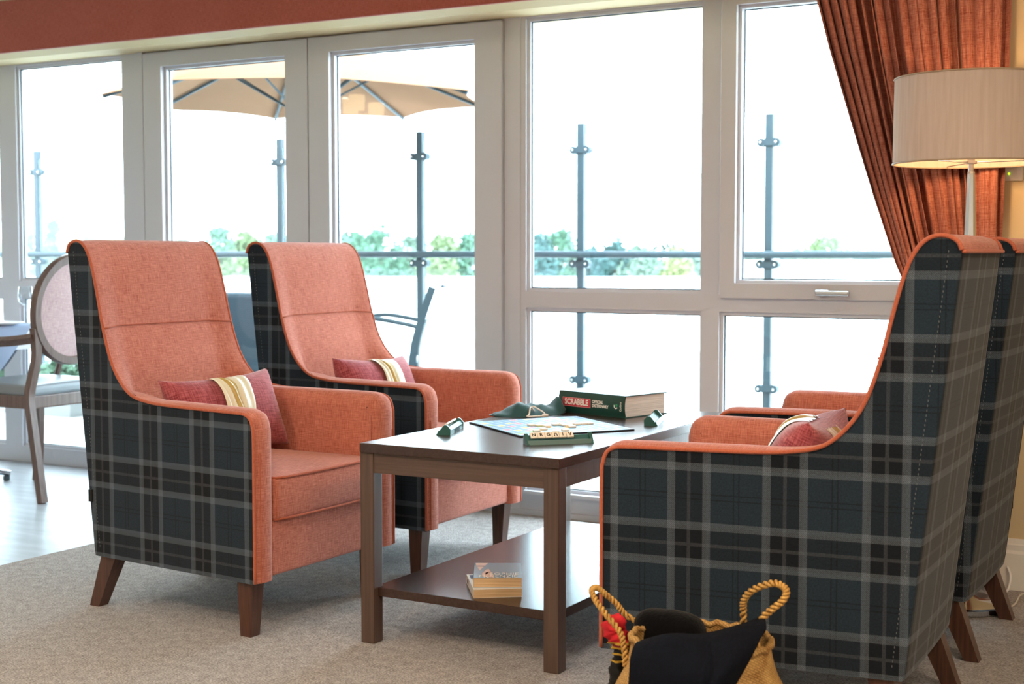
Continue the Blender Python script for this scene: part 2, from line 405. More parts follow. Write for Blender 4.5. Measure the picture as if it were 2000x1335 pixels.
# curtain -----------------------------------------------------------
def curtain():
    root = empty('curtain', (-1.0, 4.692, 0)); NP = 21
    rnd = random.Random(3); ph = [rnd.uniform(-.35, .35) for _ in range(NP+2)]; am = [rnd.uniform(.65, 1.15) for _ in range(NP+2)]
    z0, zt, z1 = 2.0, .80, .03
    def edges(z):
        L = [(2.0, -1.545), (1.93, -1.510), (1.75, -1.462), (1.5, -1.385), (1.25, -1.305), (1.04, -1.232), (.9, -1.16), (.8, -1.105), (.65, -1.12), (.03, -1.20)]
        R = [(2.0, -.888), (1.5, -.892), (1.04, -.902), (.8, -.93), (.6, -.91), (.03, -.89)]
        def it(A):
            for (a, x), (c, y) in zip(A, A[1:]):
                if z <= a and z >= c: return x + (y-x)*(a-z)/(a-c)
            return A[-1][1]
        return it(L), it(R)
    def f(u, v):
        z = z0 + (z1-z0)*v; l, r = edges(z); w = r-l
        x = l + w*u
        t = u*NP; k = int(min(t, NP-1)); a = am[k]*(1-(t-k)) + am[k+1]*(t-k)
        p = ph[k]*(1-(t-k)) + ph[k+1]*(t-k)
        pl = .5+.5*math.cos(2*PI*(t+p*sstep(0, .3, u)))
        pl = pl**.6
        depth = .022*min(1, w/.45)*a + .010
        y = (.5-pl)*2*depth + .012*math.sin(9*u+5*v) 
        pinch = sstep(1.15, .8, z)*sstep(.45, .8, z)
        
        x += .010*math.sin(2*PI*t+1.2)*(1 if w > .3 else .5) 
        return (x+1.0, max(-.040, min(.040, y)), z)
    MB().grid(f, 336, 56).build('drape', M['curtain'], root, smooth=True)
    l, r = edges(.8)
    pts = [(l+1.0+(r-l)*k/24, -.052 + .03*abs(2*k/24-1)**2, .80+.05*(k/24)) for k in range(25)]
    b = MB(); b.grid(lambda u, v: (pts[int(round(u*24))][0], pts[int(round(u*24))][1]-.004*math.sin(PI*v), pts[int(round(u*24))][2]-.03+.06*v), 24, 4)
    b.build('tieback', M['pelmet'], root, smooth=True)
    tag(root, 'rust coloured woven curtain tied back at the right of the windows', 'curtain')
curtain()

# wall plate with green light ---------------------------------------
wp = empty('wall_plate', (-.886, YWALL, 1.332))
MB().rbox((0, -.005, 0), (.043, .005, .0215), .003, 2).build('plate', M['skirt'], wp)
MB().rbox((-.004, -.011, 0), (.030, .002, .016), .002, 2).build('rocker', M['skirt'], wp)
g = MB().lathe([(.0001, 0), (.003, .001), (.0035, .003)], n=12).build('indicator_light', glow('green led', '#9be21c', 1.6), wp); g.rotation_euler = (PI/2, 0, 0); g.location = (.003, -.0125, .001); g['label'] = 'small green indicator light'
tag(wp, 'white wall plate with a green light behind the lamp', 'wall plate')

# ------------------------------------------------------------------ armchair
WF, WS = .332, .078
def cw(s): return WF - WS*s
PROF = [(0, .163), (0, .35), (0, .56), (.003, .597), (.012, .621), (.03, .633), (.06, .6365), (.20, .638), (.34, .640), (.43, .645), (.503, .660), (.555, .700), (.596, .762), (.628, .855), (.652, .955), (.675, 1.040), (.694, 1.083), (.714, 1.107), (.738, 1.118), (.763, 1.116), (.781, 1.105), (.789, 1.088)]
CURVE = [(p.x, p.y) for p in catmull([(a, b, 0) for a, b in PROF], 5)]
def rear(z): return .684 + .105*(z-.16)/.93
def armchair():
    root = empty('armchair')
    top = [p for p in CURVE if p[1] > .555]
    def zb(q): return .160 if q <= .684 else .160 + (q-.684)/.105*.93
    for sg in (-1, 1):
        b = MB()
        for off, fl in ((.003, 1), (.018, -1)):
            def fp(u, v):
                q, zt2 = top[int(round(u*(len(top)-1)))]; z0 = min(zb(q), zt2); return (q, sg*(cw(q)-off), z0 + (zt2-z0)*v)
            b.grid(fp, len(top)-1, 10)
        sp_ = b.build('side_panel', M['plaid'], root, recalc=False)
        b = MB(); z = .19
        while z < 1.085:
            q = rear(z)-.026; b.box(q-.0007, q+.0007, sg*(cw(q)-.0035), sg*(cw(q)-.0022), z, z+.0045); z += .0105
        b.build('stitching', M['thread'], sp_)
    # back panel with softly rounded corners
    def fb(u, v):
        z = .160 + (1.088-.160)*u; a = (v-.5)*2; s = rear(z); w = cw(s)-.0015
        e = max(0, abs(a)-.93)/.07
        s2 = s + .006*(1-a*a) - .016*(1-math.sqrt(max(0, 1-e*e)))
        return (s2, a*w, z)
    MB().grid(fb, 24, 40).build('back_panel', M['plaid'], root, smooth=True)
    MB().taper((.36, 0, .158), (.31, .245), (.36, 0, .21), (.31, .245)).build('underside', M['liner'], root)
    # backrest sheet
    CK = [(.592, .668), (.607, .722), (.627, .785), (.647, .862), (.667, .957), (.683, 1.042), (.698, 1.085), (.716, 1.110), (.739, 1.121), (.763, 1.119), (.781, 1.106), (.790, 1.088)]
    low = [(.58, .40, .535, .40), (.575, .47, .542, .47), (.56, .54, .553, .54), (.535, .61, .570, .605)]
    E_ = [Vector((a, b, 0)) for a, b, c, d in low] + [Vector((x - .0015, z + .0015, 0)) for x, z in CURVE[50:]]
    C_ = [Vector((c, d, 0)) for a, b, c, d in low] + catmull([(c, d, 0) for c, d in CK], 5); NR = len(E_)-1; SI = 19
    assert len(E_) == len(C_)
    def fr_(u, v):
        i = int(round(u*NR)); e, c = E_[i], C_[i]; a = (v-.5)*2; k = sstep(.99, .66, abs(a))
        p = e*(1-k) + c*k
        seam = math.exp(-((i-SI)/1.3)**2)*.006*k
        bul = -.008*(1-a*a)*math.exp(-((i-SI-8)/6)**2) - .008*(1-a*a)*math.exp(-((i-SI+7)/5)**2)
        s = p.x + seam + bul
        return (s, a*(cw(e.x)-(.0015 if i > 3 else .03)), p.y)
    br = MB().grid(fr_, NR, 44).build('backrest', M['orange'], root, smooth=True)
    pts = [Vector(fr_(SI/NR, .004+.992*k/40)) + Vector((-.0045, 0, 0)) for k in range(41)]
    MB().tube(pts, .0022, 6).build('seam', M['piping'], br, smooth=True)
    # arms
    ai = [p for p in CURVE if p[1] < .66 and p[0] < .50] + [(.56, .662), (.63, .664)]
    XS = [(.004, 0), (.018, .007), (.036, .011), (.056, .010), (.072, .003), (.082, -.010), (.087, -.030), (.088, -.06)]
    for sg in (-1, 1):
        def fa(u, v):
            i = int(round(u*(len(ai)-1))); s, z = ai[i]
            q0 = ai[max(i-1, 0)]; q1 = ai[min(i+1, len(ai)-1)]
            d = Vector((q1[0]-q0[0], q1[1]-q0[1])).normalized(); nrm = Vector((-d.y, d.x))
            off, h = XS[int(round(v*(len(XS)-1)))]
            h2 = h*min(1, .35+.65*sstep(.5, .3, s)) if h > 0 else h
            return (s+nrm.x*h2, sg*(cw(s)-off), z+nrm.y*h2)
        b = MB().grid(fa, len(ai)-1, len(XS)-1)
        sl = [(.022, .166), (.022, .575), (.06, .605), (.60, .61), (.60, .166)]
        b.prism(sl, lambda p: (p[0], sg*(cw(p[0])-.0878), p[1]), lambda p: (p[0], sg*(cw(p[0])-.022), p[1]))
        arm = b.build('armrest', M['orange'], root, smooth=True, angle=50)
        # seam lines of the arm front
        MB().tube([(s-.0085 if s < .001 else s, sg*(cw(s)-.018), z) for s, z in ai if z < .56 and s < .01], .0014, 6).build('seam', M['piping'], arm)
        # corded edge following the whole side
        MB().tube([(s, sg*(cw(s)-.002), z) for s, z in CURVE], .0048, 8).build('piping', M['piping'], root, smooth=True)
    MB().tube([(rear(1.088)+.004+.006*(1-(k/15-1)**2), (k/15-1)*(cw(.79)-.002), 1.085) for k in range(31)], .0045, 8).build('piping', M['piping'], root, smooth=True)
    # seat
    def fseat(p):
        a = p.x/.295; b_ = p.y/.25; c = p.z/.063
        w = (cw(.29+p.x)-.090)/.25
        x = p.x - (.012*(1-b_*b_)*(1-c*c*.6) if p.x < -.2 else 0)
        z = p.z + (.024*(1-min(1, a*a))*(1-min(1, b_*b_)) if p.z > 0 else 0)
        return (x, p.y*w, z)
    cu = MB().rbox((.292, 0, .387), (.295, .25, .063), .016, 10, fseat).build('seat_cushion', M['orange'], root, smooth=True)
    for z in (.447, .329):
        pts = [(.30, -(cw(.3)-.092), z)] + [(.03, -(cw(.0)-.093), z), (.003, -(cw(.0)-.100), z)] + [(-.003-.010*(1-(k/10-1)**2), (k/10-1)*(cw(0)-.106), z) for k in range(1, 20)] + [(.003, (cw(.0)-.100), z), (.03, (cw(.0)-.093), z)] + [(.30, (cw(.3)-.092), z)]
        MB().tube(pts, .004, 6).build('piping', M['piping'], cu, smooth=True)
    MB().rbox((.036, 0, .246), (.026, cw(0)-.080, .080), .012, 4).build('front_rail', M['orange'], root, smooth=True)
    for sg in (-1, 1):
        MB().taper((.055, sg*.285, .17), (.027, .027), (.062, sg*.283, 0), (.019, .019)).bevel(.004).build('leg', M['darkwood'], root)
        MB().taper((.630, sg*.245, .17), (.030, .026), (.700, sg*.250, 0), (.019, .019)).bevel(.004).build('leg', M['darkwood'], root)
    MB().box(.690, .704, cw(.7)-.008, cw(.7)+.004, .325, .362).build('tag', M['liner'], root)
    return root
chA = armchair()
poses = [(-2.551, 3.365, PI-.018, 'terracotta and tartan high-back armchair at left, nearest, facing the table front'),
         (-2.569, 4.241, PI+.022, 'terracotta and tartan high-back armchair at left, further back near the glazed doors'),
         (-1.459, 3.276, .043, 'high-back armchair at right with its tartan side toward us, basket in front'),
         (-1.487, 4.088, .010, 'tartan-backed armchair at right, mostly hidden behind the nearer one, beside the lamp')]
for i, (x, y, r, lab) in enumerate(poses):
    o = chA if i == 0 else copy_tree(chA)
    o.location = (x, y, 0); o.rotation_euler = (0, 0, r); tag(o, lab, 'armchair', 'high-back armchairs around the coffee table')

# cushions
M['pink'] = fabric('plum red chenille', '#7e2f38', '#c06a70', .55, .6, .3, .38, .66)
M['satin'] = mat('cream satin', '#ded8c0', .38); M['gold'] = mat('gold satin', '#b79a52', .35)
def cushion():
    root = empty('cushion'); hx, hz, T = .208, .130, .080
    def th(u, v):
        return T*(max(0, (1-abs(u)**2.6))*max(0, (1-abs(v)**2.4)))**.5
    def pos(u, v, sd, off=0):
        x = hx*u*(1-.07*(1-v*v)*abs(u)); z = hz*v*(1-.16*(1-u*u)*abs(v))
        w = .004*math.sin(7*u+3*v)*math.cos(5*v)
        return (sd*(th(u, v)+off) + w*(1-abs(u))*(1-abs(v)), x, z)
    b = MB()
    for sd in (-1, 1): b.grid(lambda p, q: pos(2*p-1, 2*q-1, sd), 44, 30)
    bmesh.ops.remove_doubles(b.bm, verts=b.bm.verts[:], dist=.0004)
    b.build('cover', M['pink'], root, smooth=True)
    def band(u0, u1, w0, w1, off, wr, seed, sd=-1):
        def f(p, q):
            v = 1-2*q; u = u0+(u1-u0)*q**1.2 + (p-.5)*(w0+(w1-w0)*q)
            x, y, z = pos(u, v*.985, sd, off)
            x += sd*(wr*math.sin(PI*p)*(.5+.5*math.sin(9*p+5*q+seed))+.0015)
            return (x, y, z)
        return f
    MB().grid(band(-.22, .02, .30, .36, .002, .010, 0), 14, 30).build('satin_band', M['satin'], root, smooth=True)
    MB().grid(band(.08, .06, .26, .30, .004, .014, 2.4), 14, 30).build('gold_band', M['gold'], root, smooth=True)
    MB().grid(band(.19, .13, .14, .22, .010, .008, 4.4), 12, 30).build('satin_band', M['satin'], root, smooth=True)
    MB().grid(band(-.16, -.10, .30, .30, .002, .008, 0, 1), 14, 30).build('satin_band', M['satin'], root, smooth=True)
    MB().grid(band(.10, .06, .24, .26, .004, .010, 2.4, 1), 14, 30).build('gold_band', M['gold'], root, smooth=True)
    return root
cu0 = cushion()
labs = ['plum red lumbar cushion with cream and gold bands on the nearest left armchair', 'plum pink cushion with pale satin band on the armchair near the doors', 'plum cushion with satin band in the right armchair, seen end-on over its arm']
for i in range(3):
    o = cu0 if i == 0 else copy_tree(cu0)
    x, y, r, _ = poses[i]
    ls, lv, lz, lean, yawc, roll = [(.400, .0, .586, .39, -.20, -.037), (.408, .0, .585, .39, -.05, .04), (.393, -.017, .580, .407, .041, -.019)][i]
    Mx = Matrix.Translation((x, y, 0)) @ Matrix.Rotation(r, 4, 'Z') @ Matrix.Translation((ls, lv, lz)) @ Matrix.Rotation(yawc, 4, 'Z') @ Matrix.Rotation(lean, 4, 'Y') @ Matrix.Rotation(roll, 4, 'X')
    o.matrix_world = Mx
    tag(o, labs[i], 'cushion', 'lumbar cushions on the armchairs')

# ------------------------------------------------------------------ coffee table
tx0, tx1, ty0, ty1, tz = -2.299, -1.676, 3.174, 4.374, .56
tb = empty('coffee_table', ((tx0+tx1)/2, (ty0+ty1)/2, 0))
def L(x0, x1, y0, y1, z0, z1): return (x0-tb.location.x, x1-tb.location.x, y0-tb.location.y, y1-tb.location.y, z0, z1)
MB().box(*L(tx0, tx1, ty0, ty1, .533, .56)).bevel(.003).build('table_top', M['tabletop'], tb)
lg = .044; ins = .008
for xa in (tx0+ins-.012, tx1-ins-lg+.002):
    for ya in (ty0+ins, ty1-ins-lg):
        MB().box(*L(xa, xa+lg, ya, ya+lg, 0, .533)).bevel(.003).build('leg', M['tableleg'], tb)
MB().box(*L(tx0+.03, tx1-.03, ty0+.012, ty0+.032, .478, .533)).build('apron', M['tablewood'], tb)
MB().box(*L(tx0+.03, tx1-.03, ty1-.032, ty1-.012, .478, .533)).build('apron', M['tablewood'], tb)
for xa in (tx0+.014, tx1-.034):
    MB().box(*L(xa, xa+.02, ty0+.03, ty1-.03, .478, .533)).build('apron', M['tableleg'], tb)
MB().box(*L(tx0+.022, tx1-.022, ty0+.03, ty1-.03, .130, .155)).bevel(.002).build('shelf', M['tabletop'], tb)
tag(tb, 'dark brown wooden coffee table with lower shelf between the armchairs', 'coffee table')

# game board -----------------------------------------------------------
e1 = Vector((-.318, .227, 0)).normalized(); e2 = Vector((.227, .318, 0)).normalized(); O = Vector((-1.968, 3.49, tz))
BW = .372
m = mat('printed board', '#8fb4cc', .45, spec=.25); T = NT(m); oc = T.new('ShaderNodeTexCoord').outputs['Object']
s2 = T.new('ShaderNodeSeparateXYZ'); T.l.new(oc, s2.inputs[0])
cs = BW*.94/15; o0 = BW*.03
def cellc(c): return T.math('DIVIDE', T.math('SUBTRACT', c, o0), cs)
ux, uy = cellc(s2.outputs[0]), cellc(s2.outputs[1])
line = T.math('MAXIMUM', T.math('LESS_THAN', T.math('FRACT', ux), .10), T.math('LESS_THAN', T.math('FRACT', uy), .10))
cv = T.new('ShaderNodeCombineXYZ'); T.put(cv.inputs[0], T.math('FLOOR', ux)); T.put(cv.inputs[1], T.math('FLOOR', uy))
wnz = T.new('ShaderNodeTexWhiteNoise', noise_dimensions='2D'); T.l.new(cv.outputs[0], wnz.inputs[0])
cell = T.ramp(wnz.outputs[0], [(0, lin('#5f93b8')), (.50, lin('#6c9fc2')), (.72, lin('#e6c45c')), (.84, lin('#e07a90')), (.92, lin('#d8545c')), (.97, lin('#7fae5e'))], 'CONSTANT')
edge = T.math('GREATER_THAN', T.math('MAXIMUM', T.math('ABSOLUTE', T.math('SUBTRACT', ux, 7.5)), T.math('ABSOLUTE', T.math('SUBTRACT', uy, 7.5))), 7.5)
T.put(pbsdf(m).inputs['Base Color'], T.mix(edge, T.mix(line, cell, lin('#c4dbe6')), lin('#86aec8')))
bd = empty('game_board'); bd.matrix_world = frame(O, e1, e2, (0, 0, 1))
MB().box(0, BW, 0, BW, 0.0004, .0045).bevel(.0008, 1).build('card', mat('dark board edge', '#16202c', .5), bd)
MB().box(.002, BW-.002, .002, BW-.002, .0044, .0052).build('printed_face', m, bd)
tag(bd, 'pale blue board game sheet with coloured squares on the coffee table', 'game board')

M['tile'] = mat('cream letter tile', '#f2e8d8', .35); M['ink'] = mat('black ink', '#15130f', .5)
def tile(loc_M, lab, group, letter=None, rot=0):
    t = MB().rbox((0, 0, .0028), (.0097, .0097, .0028), .0012, 1).build('letter_tile', M['tile'])
    t.matrix_world = loc_M; tag(t, lab, 'game tile', group)
    if letter:
        text('letter', letter, .0145, M['ink'], t, Matrix.Translation((0, 0, .0057)) @ Matrix.Rotation(rot, 4, 'Z'), .0002, offset=.0004)
    return t
strip = [(.196, .128), (.178, .146), (.150, .158), (.176, .200), (.196, .226), (.160, .219), (.136, .219), (.110, .222), (.158, .262), (.158, .283), (.158, .305)]
ordn = ['first', 'second', 'third', 'fourth', 'fifth', 'sixth', 'seventh', 'eighth', 'ninth', 'tenth', 'eleventh']
BZ = tz+.0053
for i, (a, b_) in enumerate(strip):
    p = O + e1*a + e2*b_; p.z = BZ
    tile(frame(p, e1, e2, (0, 0, 1)), 'cream tile, %s from the left in the broken line of tiles across the board' % ordn[i], 'tiles laid on the board')
for i, (a, b_) in enumerate([(.067, .084), (.094, .119), (.023, .123), (.043, .165)]):
    p = O + e1*a + e2*b_; p.z = BZ
    tile(frame(p, e1, e2, (0, 0, 1)) @ Matrix.Rotation((.2, -.1, .3, .05)[i], 4, 'Z'), 'loose cream tile alone on the near corner of the board, ' + ('leftmost', 'second from left', 'third from left', 'rightmost')[i], 'loose tiles on the board')

# tile racks: local x along the rack, y toward the player, z up
M['rack'] = mat('dark green plastic', '#2f5f5a', .3)
def rack_mesh(name='tile_rack'):
    r = empty(name); Ln = .19
    # sloped body: back is -y
    body = [(-.020, 0), (-.020, .013), (-.013, .022), (-.010, .022), (.006, .0075), (.010, .0075), (.013, .012), (.016, .012), (.020, 0)]
    MB().prism(body, lambda p: (-Ln/2+.004, p[0], p[1]), lambda p: (Ln/2-.004, p[0], p[1])).build('holder', M['rack'], r)
    cap = [(-.021, 0), (-.021, .017), (-.013, .0265), (-.009, .029), (-.004, .029), (.0, .0265), (.019, .004), (.0215, 0)]
    for sx in (-1, 1):
        MB().prism(cap, lambda p: (sx*(Ln/2-.008), p[0], p[1]), lambda p: (sx*Ln/2, p[0], p[1])).bevel(.0012, 2).build('end_cap', M['rack'], r)
    return r
rk = rack_mesh()
def set_rack(o, c, d, lab):   # d = direction of +x (player's left-to-right), +y toward the player
    dx = Vector((d[0], d[1], 0)).normalized(); dy = Vector((dx.y, -dx.x, 0))
    o.matrix_world = frame((c[0], c[1], tz), dx, -dx.cross(Vector((0, 0, 1)))*-1, (0, 0, 1)) if False else Matrix(((dx.x, dy.x, 0, c[0]), (dx.y, dy.y, 0, c[1]), (0, 0, 1, tz), (0, 0, 0, 1)))
    tag(o, lab, 'tile rack', 'green tile racks'); return o.matrix_world.copy()
# a mirrored handed frame is avoided: y axis = x rotated by -90 degrees, z up would be left-handed, so use rotation only
def set_rack(o, c, d, lab, flip=False):
    ang = math.atan2(d[1], d[0]) + (PI if flip else 0)
    o.matrix_world = Matrix.Translation((c[0], c[1], tz)) @ Matrix.Rotation(ang, 4, 'Z'); tag(o, lab, 'tile rack', 'green tile racks'); return o.matrix_world.copy()
# nearest rack: player side faces the camera, so local +y must point to (+x,-y); rotate by pi from the left-right direction
dN = Vector((.131, .124, 0)).normalized(); cN = Vector((-1.816, 3.435, 0))
MN = set_rack(rk, cN, dN, 'green tile rack facing us with six letter tiles, at the near board corner', True)
slope = math.atan2(.0145, .016)
for k, (ch, rt) in enumerate([('N', 0), ('R', 0), ('G', 0), ('U', PI), ('I', 0), ('V', 0)]):
    x = .071 - .0205*k     # local +x is on the viewer's left here
    o_ = (x, .0065, .0085)
    Lm = MN @ frame((x, .0005, .0215), (-1, 0, 0), (0, -.74, .67), (0, .67, .74)) @ Matrix.Rotation((.03, -.04, .02, .03, -.03, .06)[k], 4, 'Z')
    nm = {'N': 'N', 'R': 'R', 'G': 'G', 'U': 'U set upside down', 'I': 'I', 'V': 'V'}[ch]
    tile(Lm, 'cream tile with letter %s on the near green rack' % nm, 'tiles on the near rack', ch, rt)
rA = copy_tree(rk)
dA = Vector((-.075, .205, 0)).normalized(); cA = Vector((-2.218, 3.515, 0))
MA = set_rack(rA, cA, dA, 'green tile rack at the left table edge, turned toward the armchair')
for k in range(6):
    Lm = MA @ frame((-.055+.021*k, .0005, .0215), (-1, 0, 0), (0, -.74, .67), (0, .67, .74))
    tile(Lm, 'cream tile on the left-hand green rack, %s from its near end' % ordn[k], 'tiles on the left rack')
text('embossing', 'SCRABBLE', .017, mat('embossed green', '#1f4a4a', .4), rA, frame((0, -.0202, .0065), (-1, 0, 0), (0, 0, -1), (0, -1, 0)), .0003)
rB = copy_tree(rk)
dB = Vector((-.055, .18, 0)).normalized(); cB = Vector((-1.787, 4.015, 0))
set_rack(rB, cB, dB, 'empty green tile rack beside the thick dictionary', True)

# drawstring pouch ------------------------------------------------------
pc = Vector((-2.228, 4.022, tz)); px_ = Vector((.62, .78, 0)).normalized(); py_ = Vector((.78, -.62, 0))
M['velvet'] = mat('dark green velvet', '#1d4a4c', .75, Sheen_Weight=.2, Sheen_Roughness=.4)
pz = empty('drawstring_bag'); pz.matrix_world = frame(pc, px_, -py_, (0, 0, 1))
def pouch(top):
    def f(u, v):
        a = 2*u-1; b_ = 2*v-1
        hw = .072*math.sqrt(max(0, 1-abs(a)**3.0))*(1-.25*sstep(-.2, -1, a)) + .002
        x = .132*a - .012; y = hw*b_ + .010*math.sin(3*a)
        if not top: return (x, y*.97, .0005 + .004*(abs(a)**4))
        h = .030*math.exp(-((a+.25)/.30)**2) + .020*math.exp(-((a-.35)/.35)**2) + .036*math.exp(-((a-.86)/.16)**2) + .010
        h *= max(0, 1-abs(b_)**2.6)*min(1, (1-abs(a))*6+.0)
        h += .004*math.sin(9*a+4*b_)*(1-b_*b_)*(1-abs(a)) + .003*math.sin(17*a-6*b_)*(1-b_*b_)*(1-abs(a))
        z = max(.0008, h)
        if a > .7: z += .012*sstep(.7, 1, a)
        return (x, y, z)
    return f
b = MB().grid(pouch(True), 60, 30).grid(pouch(False), 60, 30); bmesh.ops.remove_doubles(b.bm, verts=b.bm.verts[:], dist=.0006)
b.build('pouch', M['velvet'], pz, smooth=True)
cord = catmull([(-.02, -.062, .012), (-.05, -.085, .008), (-.045, -.098, .004), (-.012, -.108, .004), (.012, -.112, .005), (.002, -.094, .020), (-.022, -.080, .030), (-.046, -.084, .014), (-.05, -.098, .004)], 6)
cord = catmull([(-.012, -.058, .016), (-.030, -.070, .030), (-.040, -.082, .010), (-.050, -.092, .004), (-.020, -.096, .004), (.004, -.098, .005), (.010, -.088, .012), (-.006, -.078, .024), (-.020, -.066, .032), (-.026, -.060, .024)], 6)
MB().tube(cord, .0026, 6).build('cord', mat('white cord', '#ece7e2', .7), pz, smooth=True)
MB().rbox((.008, -.099, .006), (.010, .006, .005), .004, 2).build('cord_knot', mat('white cord knot', '#ece7e2', .7), pz, smooth=True)
tag(pz, 'dark green velvet drawstring bag lying on the board corner', 'bag')

# dictionary -------------------------------------------------------------
dl = Vector((.277, -.078, 0)).normalized(); dd = Vector((.078, .277, 0)).normalized()
dk = empty('dictionary'); dk.matrix_world = frame((-2.184, 4.138, tz), dl, dd, (0, 0, 1))
DW, DD, DH = .287, .205, .071
M['cover'] = mat('dark green book cover', '#1c463f', .35); M['page'] = None
m = mat('page edges', '#d9d2c6', .85); T = NT(m); oc = T.new('ShaderNodeTexCoord').outputs['Object']
T.put(pbsdf(m).inputs['Base Color'], T.ramp(T.noise(T.mapping(oc, (8, 8, 900)), 1, 2), [(.35, lin('#cdc8c1')), (.65, lin('#f2eee8'))])); M['page'] = m
b = MB(); b.box(0, DW, 0, DD, 0, .003); b.box(0, DW, 0, DD, DH-.003, DH)
b.grid(lambda u, v: (DW*u, -.006*math.sin(PI*v), DH*v), 1, 10); b.grid(lambda u, v: (DW*u, .003-.006*math.sin(PI*v), DH*v), 1, 10)
dc = b.build('cover', M['cover'], dk)
MB().box(.005, DW-.004, .002, DD-.008, .003, DH-.003).build('page_block', M['page'], dk)
red = mat('red label', '#c8384a', .4); whi = mat('white print', '#f1ede6', .5)
MB().rbox((.082, -.0057, .037), (.060, .0012, .0135), .001, 1).build('title_panel', red, dk)
MB().box(.0205, .1435, -.0066, -.0062, .0225, .0238).box(.0205, .1435, -.0066, -.0062, .0502, .0515).box(.0205, .0215, -.0066, -.0062, .0225, .0515).box(.1425, .1435, -.0066, -.0062, .0225, .0515).build('label_border', mat('pale pink print', '#f0a6a6', .5), dk)
F = lambda x, z, y=-.0071: frame((x, y, z), (1, 0, 0), (0, 0, 1), (0, -1, 0))
text('title', 'SCRABBLE', .0265, whi, dk, F(.082, .0372), .0002, offset=.0009, sx=.86, sy=1.0)
text('subtitle', 'OFFICIAL', .0135, whi, dk, F(.150, .0440, -.0065), .0002, 'LEFT', .0005, .86)
text('subtitle', 'DICTIONARY', .0135, whi, dk, F(.150, .0310, -.0065), .0002, 'LEFT', .0005, .86)
text('publisher', 'Collins', .011, whi, dk, frame((.272, -.0066, .036), (0, 0, 1), (-1, 0, 0), (0, -1, 0)), .0002, 'CENTER', .0001)
b = MB()
b.grid(lambda u, v: (.252+(.0055+.0035*v)*math.cos(PI*(.85+.95*u)), -.0066, .037+(.0055+.0035*v)*math.sin(PI*(.85+.95*u))), 14, 1)
b.build('emblem', whi, dk, recalc=False)
MB().grid(lambda u, v: (.2545+.005*v*math.cos(2*PI*u), -.0066, .0395+.005*v*math.sin(2*PI*u)), 16, 1).build('emblem', mat('bright green print', '#2fa06a', .5), dk, recalc=False)
tag(dk, 'thick green hardback dictionary lying flat at the far end of the table', 'book')

# paperbacks on the shelf ----------------------------------------------------
SZ = .1552
m = mat('yellowed pages', '#c89a62', .85); T = NT(m); oc = T.new('ShaderNodeTexCoord').outputs['Object']
T.put(pbsdf(m).inputs['Base Color'], T.ramp(T.noise(T.mapping(oc, (6, 6, 900)), 1, 2), [(.35, lin('#b3936a')), (.65, lin('#cfb08a'))])); M['oldpage'] = m
def paperback(name, o, ang, w, d, h, cov, lab):
    r = empty(name); r.matrix_world = Matrix.Translation(o) @ Matrix.Rotation(ang, 4, 'Z')
    MB().box(0, w, 0, d, 0, .0007).box(0, w, 0, d, h-.0007, h).box(0, .0007, 0, d, 0, h).build('cover', cov, r)
    MB().box(.0007, w-.001, .0006, d-.0006, .0007, h-.0007).build('page_block', M['oldpage'], r)
    tag(r, lab, 'book', 'paperbacks on the table shelf'); return r
m = mat('white paperback cover', '#dcdad6', .35)
a1 = math.atan2(.081, .106)
p1 = paperback('paperback', (-1.964, 3.226, SZ), a1, .133, .185, .0235, m, 'white-covered paperback with navy lettering, underneath on the table shelf')
navy = mat('navy print', '#2a2550', .5); pinkp = mat('pink print', '#c2405a', .5)
text('title', 'N', .055, navy, p1, frame((.028, .150, .0237), (1, 0, 0), (0, 1, 0), (0, 0, 1)), .0002, 'CENTER', .003)
text('title', 'M', .04, navy, p1, frame((.026, .106, .0237), (1, 0, 0), (0, 1, 0), (0, 0, 1)), .0002, 'CENTER', .002)
text('title', 'K', .035, pinkp, p1, frame((.020, .070, .0237), (1, 0, 0), (0, 1, 0), (0, 0, 1)), .0002, 'CENTER', .002)
text('spine_title', 'NM', .016, navy, p1, frame((-.0003, .14, .0118), (0, -1, 0), (0, 0, 1), (-1, 0, 0)), .0002)
m = mat('blue grey paperback cover', '#6f92a8', .25)
a2 = math.atan2(.066, .114)
p2 = paperback('paperback', (-1.977, 3.247, SZ+.0237), a2, .132, .185, .0265, m, 'blue-grey paperback with thin white lettering, on top on the table shelf')
skin = mat('peach cover print', '#d9a98c', .4); brown = mat('brown cover print', '#8a5348', .4)
Zt = .0266
def flat(pts, name, mm): 
    MB().prism(pts, lambda p: (p[0], p[1], Zt), lambda p: (p[0], p[1], Zt+.0003)).build(name, mm, p2)
flat([(.004, .183), (.038, .183), (.031, .150), (.006, .152)], 'picture', skin)
flat([(.006, .151), (.031, .149), (.028, .138), (.008, .139)], 'picture', brown)
flat([(.009, .137), (.027, .136), (.016, .085)], 'picture', skin)
flat([(.034, .100), (.041, .108), (.056, .030), (.056, .004), (.028, .010), (.022, .045)], 'picture', skin)
flat([(.036, .070), (.041, .062), (.036, .040), (.031, .050)], 'picture', brown)
text('title', 'SOPHIE', .040, whi, p2, frame((.084, .044, Zt+.0005), (1, 0, 0), (0, 1, 0), (0, 0, 1)), .0002, 'CENTER', -.0006, .62)
text('title', 'McKENZIE', .044, whi, p2, frame((.068, .016, Zt+.0006), (1, 0, 0), (0, 1, 0), (0, 0, 1)), .0002, 'CENTER', -.0006, .53)

